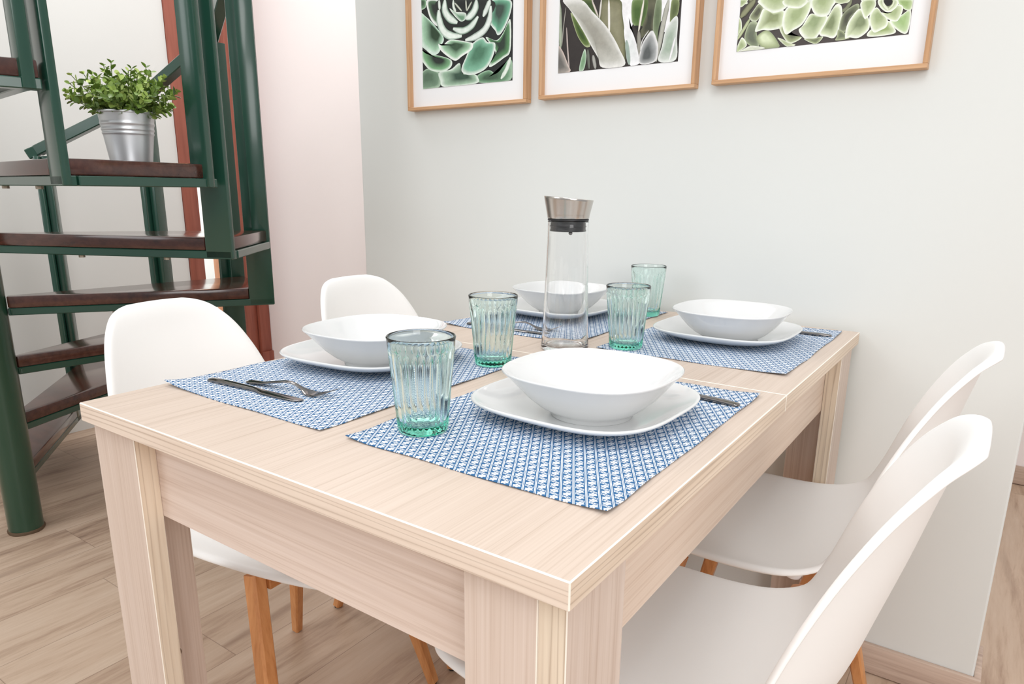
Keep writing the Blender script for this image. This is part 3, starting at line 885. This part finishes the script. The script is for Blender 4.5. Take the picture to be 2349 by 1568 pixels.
# ---------------------------------------------------------------- framed prints
P1=((40,42,42),[('b',[(-0.443,1.34),(-0.4211,1.3548),(-0.3979,1.3499),(-0.373,1.339),(-0.3713,1.3182),(-0.3821,1.304),(-0.4441,1.3038)],(170,195,172),(120,148,125),(-0.4194,1.3367),(90,115,95),0.12),('b',[(-0.2449,1.3246),(-0.2086,1.3344),(-0.1805,1.3252),(-0.1399,1.3563),(-0.1394,1.3053),(-0.2469,1.3076)],(160,190,165),(110,150,118),(-0.2086,1.3175),(70,95,75),0.12),('r',[(-0.1693,1.3103),(-0.1511,1.3325),(-0.1399,1.359)],0.0111,(190,205,190),(225,235,225)),('b',[(-0.3771,1.3423),(-0.3358,1.3463),(-0.3054,1.3597),(-0.2958,1.3343),(-0.2565,1.3284),(-0.243,1.3187),(-0.2508,1.305),(-0.3571,1.3038),(-0.3734,1.3213)],(218,232,220),(160,190,165),(-0.2919,1.3283),(60,85,70),0.12),('b',[(-0.4431,1.4073),(-0.4221,1.3935),(-0.3803,1.3852),(-0.3354,1.3709),(-0.3326,1.3548),(-0.3522,1.3447),(-0.3812,1.3441),(-0.4147,1.3542),(-0.4417,1.3834)],(222,236,224),(125,175,130),(-0.3763,1.3761),(45,52,48),0.12),('b',[(-0.218,1.4133),(-0.1845,1.4029),(-0.1627,1.4183),(-0.1409,1.4468),(-0.1401,1.3754),(-0.1622,1.3583),(-0.1992,1.3421),(-0.2067,1.3469),(-0.1863,1.3743)],(225,236,226),(90,140,95),(-0.1698,1.3919),(48,60,52),0.12),('b',[(-0.2835,1.372),(-0.2638,1.4013),(-0.2293,1.4145),(-0.2124,1.4017),(-0.1882,1.3965),(-0.1918,1.372),(-0.2105,1.3444),(-0.2371,1.3311),(-0.2721,1.3274),(-0.2957,1.3358),(-0.2976,1.3489)],(226,236,228),(132,188,160),(-0.2408,1.3822),(80,125,100),0.07),('b',[(-0.4435,1.4952),(-0.4195,1.4851),(-0.3889,1.46),(-0.3588,1.4266),(-0.3674,1.4087),(-0.376,1.3921),(-0.3969,1.3875),(-0.4219,1.4023),(-0.4425,1.425)],(215,235,222),(165,205,175),(-0.3811,1.4419),(48,70,50),0.2),('b',[(-0.1996,1.4981),(-0.1413,1.4905),(-0.141,1.4601),(-0.1627,1.4237),(-0.1791,1.414),(-0.1883,1.4265),(-0.2031,1.4445),(-0.1995,1.4779)],(225,235,228),(110,172,142),(-0.1758,1.475),(62,78,70),0.06),('b',[(-0.4456,1.5301),(-0.4204,1.5268),(-0.421,1.5083),(-0.44,1.5064)],(190,215,190),(115,155,118),(-0.431,1.5225),(70,95,72),0.12),('b',[(-0.4163,1.5263),(-0.3772,1.5212),(-0.3798,1.4961),(-0.3786,1.4588),(-0.399,1.4712),(-0.4129,1.4973)],(235,240,235),(90,120,92),(-0.3858,1.5025),(45,50,46),0.25),('b',[(-0.3752,1.5209),(-0.1996,1.4981),(-0.2032,1.4581),(-0.2369,1.4208),(-0.2851,1.409),(-0.3445,1.4308),(-0.3702,1.4707)],(44,46,44),(40,42,41),(-0.2846,1.4677),(38,40,40),0.12),('r',[(-0.3747,1.4969),(-0.3732,1.4711),(-0.3605,1.4454),(-0.3365,1.4299),(-0.2968,1.425)],0.0212,(130,160,140),(232,242,234)),('r',[(-0.2023,1.485),(-0.2059,1.4544),(-0.2218,1.4316),(-0.2522,1.4182),(-0.2851,1.4133)],0.0183,(120,140,128),(230,238,232)),('r',[(-0.3262,1.4459),(-0.2947,1.4368),(-0.2654,1.4447),(-0.2424,1.4655)],0.0178,(70,110,82),(225,236,228)),('r',[(-0.353,1.5181),(-0.3535,1.4928),(-0.3378,1.4726),(-0.3111,1.4583)],0.0209,(90,130,105),(228,238,230)),('r',[(-0.248,1.5044),(-0.2518,1.4844),(-0.2653,1.471),(-0.2827,1.4647)],0.0207,(80,120,95),(226,236,228)),('b',[(-0.3374,1.4965),(-0.3177,1.4856),(-0.2845,1.4788),(-0.2827,1.4647),(-0.2964,1.4594),(-0.31,1.4666),(-0.3257,1.481)],(225,234,226),(200,218,204),(-0.2943,1.4661),(110,150,120),0.12),('b',[(-0.3193,1.5109),(-0.2631,1.5064),(-0.2671,1.4904),(-0.2825,1.4827),(-0.3137,1.4866)],(50,54,50),(44,47,45),(-0.294,1.4966),(36,38,37),0.12),('r',[(-0.3242,1.5143),(-0.3234,1.4975),(-0.3157,1.4854)],0.0079,(150,170,150),(225,232,224)),('r',[(-0.2823,1.5089),(-0.2806,1.4839)],0.005,(120,125,110),(205,208,195)),('r',[(-0.3193,1.5067),(-0.2961,1.4844)],0.0051,(110,120,105),(200,205,190)),('r',[(-0.2632,1.5023),(-0.2796,1.4824)],0.005,(110,120,105),(200,205,190)),('r',[(-0.3732,1.5207),(-0.3713,1.4964)],0.0089,(150,165,150),(228,234,228)),('r',[(-0.2042,1.4987),(-0.2124,1.4836),(-0.2264,1.4629)],0.0147,(130,150,135),(226,234,228)),('b',[(-0.3776,1.414),(-0.3633,1.4083),(-0.3346,1.4198),(-0.2754,1.408),(-0.2599,1.4023),(-0.2639,1.3886),(-0.2953,1.3759),(-0.3193,1.3666),(-0.3475,1.3807),(-0.3717,1.399)],(236,243,236),(165,205,172),(-0.3148,1.4049),(62,88,66),0.16)])
P2=((52,47,45),[('b',[(0.1586,1.4515),(0.1957,1.4466),(0.1957,1.3973),(0.189,1.3909),(0.2016,1.3693),(0.2154,1.3261),(0.1934,1.3123),(0.1748,1.3901)],(238,238,240),(238,238,240),(0.185,1.4128),(238,238,240),0.12),('b',[(0.2606,1.4382),(0.2887,1.4345),(0.2853,1.3894),(0.2744,1.3722),(0.2624,1.392)],(238,238,240),(238,238,240),(0.2743,1.4136),(238,238,240),0.12),('r',[(0.0003,1.4721),(0.0051,1.419),(0.0076,1.3641)],0.0112,(95,105,90),(165,175,155)),('r',[(0.0199,1.4534),(0.0148,1.4141),(0.0114,1.3701)],0.0029,(110,105,100),(160,158,150)),('r',[(0.023,1.4094),(0.0278,1.3609),(0.0343,1.3104)],0.0041,(120,112,108),(190,178,172)),('b',[(0.033,1.4394),(0.0508,1.4225),(0.0868,1.3689),(0.0841,1.3605),(0.0716,1.3655),(0.0519,1.3912)],(165,175,135),(98,118,62),(0.0644,1.3899),(60,82,36),0.12),('b',[(0.0615,1.4641),(0.089,1.4605),(0.0988,1.4436),(0.1087,1.4218),(0.0839,1.4394)],(110,125,80),(84,100,58),(0.0865,1.4488),(60,78,40),0.12),('r',[(0.089,1.4605),(0.1072,1.4232)],0.0046,(150,140,130),(205,196,188)),('b',[(0.116,1.457),(0.1615,1.4511),(0.1688,1.4206),(0.1766,1.3827),(0.1796,1.3536),(0.1803,1.314),(0.1628,1.3431),(0.1388,1.382),(0.112,1.4153)],(100,102,72),(128,126,98),(0.1491,1.411),(140,138,112),0.12),('r',[(0.1138,1.4573),(0.1104,1.4179)],0.0048,(150,148,138),(218,214,208)),('r',[(0.1331,1.4548),(0.1376,1.3821)],0.0061,(170,168,155),(238,236,232)),('b',[(0.2279,1.4425),(0.2512,1.4394),(0.2479,1.3844),(0.2592,1.3575),(0.2322,1.372),(0.2186,1.3664),(0.2161,1.3856),(0.2283,1.4134)],(90,92,72),(98,98,78),(0.2339,1.3895),(62,64,52),0.12),('b',[(0.2195,1.4435),(0.2306,1.4421),(0.2283,1.4123),(0.2174,1.3878),(0.2117,1.3884)],(100,118,78),(90,112,62),(0.2224,1.42),(70,92,48),0.12),('b',[(0.1929,1.447),(0.2195,1.4435),(0.2117,1.3884),(0.2002,1.3932),(0.1923,1.4083)],(130,150,108),(98,122,70),(0.2059,1.4161),(70,98,46),0.12),('b',[(0.2002,1.3932),(0.22,1.3898),(0.2122,1.3813)],(40,38,34),(36,34,30),(0.2104,1.3874),(30,30,26),0.12),('r',[(0.2202,1.4435),(0.2109,1.379)],0.0056,(150,145,130),(228,224,212)),('b',[(0.2498,1.4396),(0.2627,1.4379),(0.2629,1.3734),(0.2581,1.3529),(0.2453,1.3823)],(150,160,135),(120,134,104),(0.2548,1.4045),(98,112,84),0.12),('b',[(0.2635,1.3954),(0.259,1.3808),(0.258,1.3552),(0.2652,1.3894)],(40,40,36),(36,36,34),(0.2611,1.3806),(32,32,30),0.12),('b',[(0.2861,1.4349),(0.3026,1.4327),(0.3025,1.4068),(0.2918,1.391),(0.2846,1.3895)],(150,160,120),(112,124,82),(0.2939,1.4169),(88,100,62),0.12),('r',[(0.2788,1.4358),(0.2698,1.3912),(0.2572,1.314)],0.0113,(128,130,120),(178,178,168)),('b',[(0.2976,1.4017),(0.3035,1.393),(0.3033,1.3587),(0.3038,1.314),(0.2634,1.314),(0.2695,1.3447),(0.2744,1.3722),(0.2839,1.3896)],(226,230,226),(196,204,196),(0.2854,1.349),(160,176,160),0.12),('r',[(0.2993,1.3591),(0.2891,1.3141)],0.0053,(190,192,192),(236,236,238)),('r',[(0.2114,1.3813),(0.2137,1.355),(0.2139,1.3154)],0.0106,(98,96,88),(150,148,140)),('b',[(0.1748,1.3901),(0.1876,1.3911),(0.2016,1.3693),(0.2154,1.3261),(0.2162,1.3134),(0.1962,1.3133),(0.1811,1.3534)],(238,238,240),(232,233,235),(0.1955,1.352),(222,226,226),0.12),('r',[(0.1819,1.3654),(0.1919,1.3136)],0.01,(170,182,172),(150,168,158)),('b',[(0.2442,1.379),(0.2565,1.3577),(0.2604,1.3397),(0.2552,1.3142),(0.2176,1.3132),(0.2186,1.3438),(0.2272,1.3631)],(222,222,222),(165,168,168),(0.2321,1.3282),(88,92,92),0.12),('r',[(0.2359,1.3799),(0.2217,1.3613),(0.2173,1.3415)],0.0022,(190,190,188),(220,220,218)),('b',[(0.075,1.3576),(0.0796,1.3384),(0.0737,1.3123),(0.0612,1.3115),(0.0664,1.3396)],(200,218,200),(150,182,150),(0.07,1.3266),(120,155,120),0.12),('r',[(0.0828,1.3556),(0.0884,1.313)],0.0077,(70,72,66),(105,110,100)),('r',[(0.0971,1.3418),(0.1053,1.3116)],0.0092,(90,90,86),(165,165,160)),('b',[(-0.0033,1.3754),(0.0025,1.3723),(0.0151,1.357),(0.0305,1.3262),(0.0358,1.3109),(-0.0038,1.3102)],(205,190,182),(158,152,145),(0.0079,1.3294),(110,108,104),0.12),('b',[(0.0115,1.4706),(0.0615,1.4641),(0.0916,1.436),(0.1244,1.4054),(0.1463,1.3787),(0.1654,1.3489),(0.1807,1.3131),(0.1235,1.3126),(0.1112,1.3343),(0.0933,1.3596),(0.0704,1.3942),(0.0344,1.443)],(226,226,222),(190,190,182),(0.095,1.3916),(158,156,146),0.1)])
P3=((78,72,70),[('b',[(0.4332,1.4157),(0.4517,1.4133),(0.4385,1.4012)],(235,240,228),(203,214,178),(0.4409,1.4104),(165,180,135),0.14),('r',[(0.4661,1.4115),(0.4532,1.3972),(0.4395,1.3821)],0.0126,(85,86,68),(140,142,112)),('b',[(0.4319,1.3852),(0.4406,1.3783),(0.4436,1.3662),(0.4429,1.353),(0.4344,1.3487)],(235,240,228),(203,214,178),(0.4353,1.3656),(165,180,135),0.14),('b',[(0.4761,1.4044),(0.4849,1.3933),(0.473,1.3709),(0.4573,1.3785),(0.4661,1.3942)],(205,212,190),(150,158,125),(0.4745,1.3888),(90,92,76),0.12),('b',[(0.4612,1.3715),(0.4765,1.3668),(0.4751,1.3495),(0.4824,1.3223),(0.468,1.3238),(0.4524,1.3372),(0.4524,1.3549)],(170,180,150),(130,140,115),(0.4647,1.3418),(105,112,96),0.12),('r',[(0.459,1.3776),(0.4487,1.3597),(0.4353,1.3389)],0.0067,(120,125,98),(185,195,155)),('b',[(0.4405,1.3347),(0.447,1.3437),(0.4573,1.3278),(0.4436,1.3179),(0.4341,1.3158)],(235,240,228),(203,214,178),(0.4453,1.326),(165,180,135),0.14),('b',[(0.4849,1.3933),(0.5043,1.3837),(0.5269,1.3838),(0.5267,1.3568),(0.5181,1.3521),(0.5014,1.351),(0.4872,1.3533),(0.4717,1.3521),(0.4769,1.3712)],(235,240,228),(203,214,178),(0.5081,1.3761),(140,150,110),0.14),('b',[(0.474,1.4104),(0.5294,1.4032),(0.5308,1.3904),(0.5164,1.3837),(0.5011,1.3848),(0.4848,1.3947)],(235,240,228),(203,214,178),(0.5076,1.4117),(165,180,135),0.14),('b',[(0.4758,1.3421),(0.492,1.352),(0.5049,1.3463),(0.5198,1.3274),(0.5219,1.3173),(0.4938,1.3171),(0.4783,1.3316)],(150,160,128),(170,182,140),(0.49,1.3406),(214,224,190),0.12),('b',[(0.5193,1.3548),(0.5284,1.3552),(0.5359,1.3401),(0.5651,1.3313),(0.5438,1.3221),(0.5288,1.3365)],(222,228,205),(160,170,130),(0.5479,1.3402),(105,110,88),0.12),('b',[(0.5183,1.3348),(0.5277,1.3323),(0.5405,1.3246),(0.5546,1.3188),(0.5383,1.3171)],(228,233,215),(205,212,185),(0.5362,1.3228),(180,190,150),0.12),('b',[(0.6104,1.364),(0.6222,1.383),(0.6324,1.379),(0.6358,1.3555),(0.6275,1.3255),(0.6103,1.328),(0.5974,1.3349)],(235,240,228),(203,214,178),(0.6147,1.3511),(130,142,105),0.14),('b',[(0.5643,1.3526),(0.5767,1.3721),(0.5916,1.3676),(0.6093,1.3641),(0.6052,1.348),(0.5879,1.3226),(0.5697,1.3294),(0.5578,1.3448)],(235,240,228),(203,214,178),(0.5864,1.3626),(150,165,125),0.14),('b',[(0.5309,1.389),(0.5543,1.3916),(0.5762,1.3971),(0.576,1.3792),(0.564,1.3554),(0.5473,1.346),(0.5329,1.3404),(0.5244,1.3642)],(235,240,228),(203,214,178),(0.5515,1.3766),(165,180,135),0.14),('b',[(0.5249,1.4038),(0.5681,1.3982),(0.5607,1.3866),(0.5461,1.386),(0.5252,1.3936)],(235,240,228),(203,214,178),(0.5436,1.4097),(165,180,135),0.14),('b',[(0.5776,1.397),(0.6192,1.3915),(0.6158,1.3784),(0.6091,1.3655),(0.5917,1.3662),(0.5796,1.3787)],(235,240,228),(203,214,178),(0.5968,1.3972),(165,180,135),0.14),('b',[(0.6185,1.3916),(0.645,1.3882),(0.6427,1.3844),(0.6277,1.3837)],(222,228,208),(195,205,170),(0.6311,1.39),(165,178,140),0.12),('r',[(0.6493,1.3863),(0.6424,1.375),(0.6349,1.3692)],0.0082,(70,68,62),(130,135,108)),('b',[(0.6368,1.3649),(0.6582,1.3798),(0.6645,1.3723),(0.6513,1.3577),(0.6446,1.3333),(0.6332,1.3366)],(160,168,140),(120,126,102),(0.6458,1.3584),(80,82,70),0.12),('b',[(0.6302,1.3259),(0.6316,1.3382),(0.6435,1.3314),(0.653,1.3208),(0.6296,1.319)],(180,188,155),(150,160,125),(0.6384,1.3278),(110,118,95),0.12),('b',[(0.6633,1.3704),(0.6751,1.3616),(0.6839,1.3499),(0.6854,1.3322),(0.6695,1.3197),(0.6528,1.3221),(0.6452,1.3222),(0.6471,1.3474)],(235,240,228),(203,214,178),(0.6712,1.35),(130,142,108),0.14),('b',[(0.6652,1.3776),(0.6723,1.3846),(0.6891,1.3824),(0.6919,1.3702),(0.6813,1.3549),(0.6749,1.3529)],(235,240,228),(203,214,178),(0.6809,1.3795),(165,180,135),0.14),('b',[(0.7149,1.3436),(0.7257,1.3344),(0.7298,1.3207),(0.687,1.3197),(0.6876,1.3307)],(235,240,228),(203,214,178),(0.7116,1.3334),(150,170,110),0.14),('b',[(0.7195,1.3431),(0.7365,1.3503),(0.7519,1.3575),(0.7517,1.3207),(0.7374,1.3232)],(232,238,225),(190,210,165),(0.7399,1.3433),(160,188,130),0.14),('b',[(0.7265,1.3776),(0.7522,1.3742),(0.7519,1.3575),(0.7394,1.3614)],(226,234,215),(185,205,155),(0.7401,1.3706),(150,175,115),0.14),('b',[(0.694,1.3693),(0.7046,1.358),(0.7154,1.3462),(0.7154,1.3343),(0.7057,1.3287),(0.6943,1.3266),(0.6854,1.343),(0.6847,1.3591)],(235,240,228),(203,214,178),(0.6998,1.3546),(165,180,135),0.14),('b',[(0.7024,1.3596),(0.7164,1.3566),(0.7264,1.3691),(0.7388,1.3637),(0.7327,1.3418),(0.7165,1.3461)],(235,240,228),(203,214,178),(0.7226,1.3585),(165,180,135),0.14),('b',[(0.6964,1.3815),(0.7265,1.3776),(0.7286,1.3669),(0.7156,1.358),(0.7008,1.3678)],(235,240,228),(203,214,178),(0.7126,1.3768),(90,95,72),0.14),('r',[(0.703,1.3806),(0.7068,1.3709),(0.7144,1.3621)],0.0053,(170,180,145),(222,228,205)),('r',[(0.722,1.3782),(0.7211,1.3705),(0.7143,1.3635)],0.0039,(150,160,125),(215,222,195)),('b',[(0.705,1.3804),(0.7188,1.3786),(0.7185,1.3708),(0.7123,1.369),(0.7072,1.3735)],(60,58,50),(45,42,40),(0.7127,1.3754),(40,38,36),0.12),('b',[(0.5699,1.328),(0.5889,1.3274),(0.6052,1.3285),(0.5964,1.3175),(0.5855,1.3186)],(215,222,200),(165,175,135),(0.5908,1.323),(120,128,100),0.12),('b',[(0.4445,1.3178),(0.4646,1.3256),(0.4807,1.3232),(0.4952,1.3189),(0.4844,1.317),(0.4438,1.3159)],(235,238,228),(222,226,210),(0.4683,1.32),(205,210,190),0.12),('r',[(0.4341,1.306),(0.4361,1.3388)],0.005,(60,55,52),(60,55,52))])

def spline_closed(pts, k=5):
    n = len(pts); out = []
    for i in range(n):
        P0, P1_, P2_, P3_ = pts[i - 1], pts[i], pts[(i + 1) % n], pts[(i + 2) % n]
        for s in range(k):
            u = s / k
            out.append(tuple(0.5 * (2 * b + (c - a) * u + (2 * a - 5 * b + 4 * c - d) * u * u + (3 * b - a - 3 * c + d) * u ** 3) * 1.0
                             for a, b, c, d in zip(P0, P1_, P2_, P3_)))
    return out
def spline_open(pts, k=6):
    n = (len(pts) - 1) * k
    return [tuple(cr(pts, i / n)) for i in range(n + 1)]
def make_print(name, data, xa, xb, za, zb, parent, reflect):
    """one flat printed sheet; its leaf shapes lie in the sheet's own plane"""
    bg, shapes = data
    bm = bmesh.new()
    cl = bm.loops.layers.float_color.new('Col')
    def col(c): return (lin(c[0]), lin(c[1]), lin(c[2]), 1.0)
    def face(vs, cs):
        try: f = bm.faces.new(vs)
        except ValueError: return
        for l, c in zip(f.loops, cs): l[cl] = c
    ybase = 0.0
    c0 = [bm.verts.new((x, ybase, z)) for x, z in ((xa, za), (xb, za), (xb, zb), (xa, zb))]
    face(c0, [col(bg)] * 4)
    lay = [0]
    def put(tf):
        for s in shapes:
            lay[0] += 1
            y = ybase - lay[0] * 0.000012
            if s[0] == 'b':
                _, pts, ce, cm, foc, cf, rim = s
                out = spline_closed([tf(q) for q in pts]); foc = tf(foc)
                cx_ = sum(q[0] for q in out) / len(out); cz_ = sum(q[1] for q in out) / len(out)
                lv = [(0.0, ce), (rim * 0.5, ce), (rim * 0.5 + 0.15, cm), (0.68, cf), (1.0, cf)]
                prev = None
                for t, c in lv:
                    ringv = [(bm.verts.new((x + (foc[0] - x) * t, y, z + (foc[1] - z) * t)), col(c)) for x, z in out] if t < 1 else None
                    if prev is not None:
                        n = len(prev)
                        if ringv:
                            for i in range(n):
                                a, b = prev[i], prev[(i + 1) % n]; d, e = ringv[i], ringv[(i + 1) % n]
                                face([a[0], b[0], e[0], d[0]], [a[1], b[1], e[1], d[1]])
                        else:
                            cv_ = bm.verts.new((foc[0], y, foc[1]))
                            for i in range(n):
                                a, b = prev[i], prev[(i + 1) % n]
                                face([a[0], b[0], cv_], [a[1], b[1], col(c)])
                    prev = ringv
            else:
                _, pts, w, ce, cm = s
                ln = spline_open([tf(q) for q in pts]); n = len(ln); rows = []
                for i, (x, z) in enumerate(ln):
                    a = ln[max(0, i - 1)]; b = ln[min(n - 1, i + 1)]
                    tx, tz = b[0] - a[0], b[1] - a[1]; L = math.hypot(tx, tz) or 1
                    nx, nz = -tz / L, tx / L
                    f = i / (n - 1); ww = w / 2 * min(1, 0.35 + 2.6 * min(f, 1 - f))
                    rows.append([bm.verts.new((x + nx * ww * k, y, z + nz * ww * k)) for k in (-1, -0.45, 0.45, 1)])
                cs = [col(ce), col(cm), col(cm), col(ce)]
                for a, b in zip(rows, rows[1:]):
                    for i in range(3): face([a[i], a[i + 1], b[i + 1], b[i]], [cs[i], cs[i + 1], cs[i + 1], cs[i]])
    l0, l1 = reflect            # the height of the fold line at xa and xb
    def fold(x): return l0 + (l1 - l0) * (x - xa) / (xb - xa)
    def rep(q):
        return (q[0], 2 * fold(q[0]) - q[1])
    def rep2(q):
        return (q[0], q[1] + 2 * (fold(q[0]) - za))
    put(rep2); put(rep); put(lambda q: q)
    for co, no in (((xa, 0, 0), (-1, 0, 0)), ((xb, 0, 0), (1, 0, 0)), ((0, 0, za), (0, 0, -1)), ((0, 0, zb), (0, 0, 1))):
        bmesh.ops.bisect_plane(bm, geom=bm.verts[:] + bm.edges[:] + bm.faces[:], plane_co=co, plane_no=no, clear_outer=True)
    for f in bm.faces:
        f.normal_update()
        if f.normal.y > 0: f.normal_flip()
    return build(name, bm, M['print'], parent, recalc=False)
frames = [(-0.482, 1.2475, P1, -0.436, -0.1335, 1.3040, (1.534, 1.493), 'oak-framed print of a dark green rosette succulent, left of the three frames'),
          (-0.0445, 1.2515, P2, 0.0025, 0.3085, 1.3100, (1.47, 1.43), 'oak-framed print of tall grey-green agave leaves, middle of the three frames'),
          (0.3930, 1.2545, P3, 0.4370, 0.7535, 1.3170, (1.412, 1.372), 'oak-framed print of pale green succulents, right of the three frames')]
FW, FH, FD, FB = 0.400, 0.500, 0.026, 0.0085
for fx, fz, data, xa, xb, za, refl, lb in frames:
    fr = tag(empty('picture_frame', (fx, YW, fz)), lb, 'picture frame', 'oak picture frames on the white wall')
    bm = bmesh.new()
    yb, yf = -FD - 0.0005, -0.0005
    for lo, hi, m in (((0, yb, 0), (FW, yf, FB), 0), ((0, yb, FH - FB), (FW, yf, FH), 0), ((0, yb, FB), (FB, yf, FH - FB), 1), ((FW - FB, yb, FB), (FW, yf, FH - FB), 1)):
        box(bm, lo, hi, 0.0008, 1, m)
    build('moulding', bm, [M['oakframe'], M['oakframez']], fr)
    bm = bmesh.new()
    box(bm, (FB, -0.0105, FB), (FW - FB, -0.004, FH - FB))
    build('mount', bm, M['matboard'], fr)
    pr_ = make_print('print', data, xa, xb, za, za + 0.39, fr, refl)
    pr_.location = (-fx, -0.0108, -fz)

# ---------------------------------------------------------------- light
W = bpy.data.worlds.new('World'); S.world = W; W.use_nodes = True
bgn = W.node_tree.nodes['Background']
wn = W.node_tree
_tc = wn.nodes.new('ShaderNodeTexCoord'); _sp = wn.nodes.new('ShaderNodeSeparateXYZ'); _rp = wn.nodes.new('ShaderNodeValToRGB')
wn.links.new(_tc.outputs['Generated'], _sp.inputs[0]); wn.links.new(_sp.outputs[2], _rp.inputs[0]); wn.links.new(_rp.outputs[0], bgn.inputs[0])
_rp.color_ramp.elements[0].position = 0.0; _rp.color_ramp.elements[0].color = (0.40, 0.402, 0.405, 1)
_rp.color_ramp.elements[1].position = 0.75; _rp.color_ramp.elements[1].color = (1.0, 1.0, 1.0, 1)
bgn.inputs[1].default_value = 1.06
def area(name, loc, target, size, power, color=(1, 1, 1), size_y=None):
    l = bpy.data.lights.new(name, 'AREA'); l.energy = power; l.color = color; l.size = size
    if size_y: l.shape = 'RECTANGLE'; l.size_y = size_y
    o = bpy.data.objects.new(name, l); COL.objects.link(o); o.location = loc
    o.rotation_euler = (Vector(target) - Vector(loc)).to_track_quat('-Z', 'Y').to_euler()
    return o
area('overhead_fill', (1.0, -0.75, 2.6), (0.75, 0.35, 0.5), 0.9, 15, (1.0, 0.985, 0.975))  # added overhead fill for table and seats, not a known lamp
area('front_left_fill', (-1.3, -2.5, 2.2), (0.2, 0.8, 0.9), 1.5, 26, (0.97, 0.985, 1.0), 1.6)  # added soft fill from the front left, no window known there
area('right_fill', (2.7, -1.2, 1.75), (0.7, 0.6, 0.55), 1.3, 28, (1.0, 0.985, 0.98), 1.5)  # added to lift the right-hand seats and lower wall, no window known
area('alcove_fill', (-1.3, 1.0, 2.7), (-1.3, 1.2, 0.0), 0.7, 17, (1.0, 0.975, 0.97))  # added to brighten the alcove, no stair lamp known
area('outdoor_light', (-3.1, 1.8, 2.6), (-4.3, 2.4, 1.0), 1.0, 120, (1.0, 0.98, 0.95))  # added to light the white backdrop beyond the door

# ---------------------------------------------------------------- camera
cam = bpy.data.cameras.new('camera'); co = bpy.data.objects.new('camera', cam); COL.objects.link(co)
cam.sensor_width = 36.0; cam.lens = 24.6228; cam.shift_y = 0.02827; cam.clip_start = 0.02
co.location = (0.96140, -0.39350, 1.03170); co.rotation_euler = (1.319610, -0.0092324, 0.6107449)
S.camera = co
S.view_settings.view_transform = 'Standard'; S.view_settings.look = 'None'; S.view_settings.gamma = 1.0
S.view_settings.exposure = 0.0
S.cycles.max_bounces = 20; S.cycles.transmission_bounces = 20; S.cycles.transparent_max_bounces = 12
S.cycles.diffuse_bounces = 6; S.cycles.glossy_bounces = 6
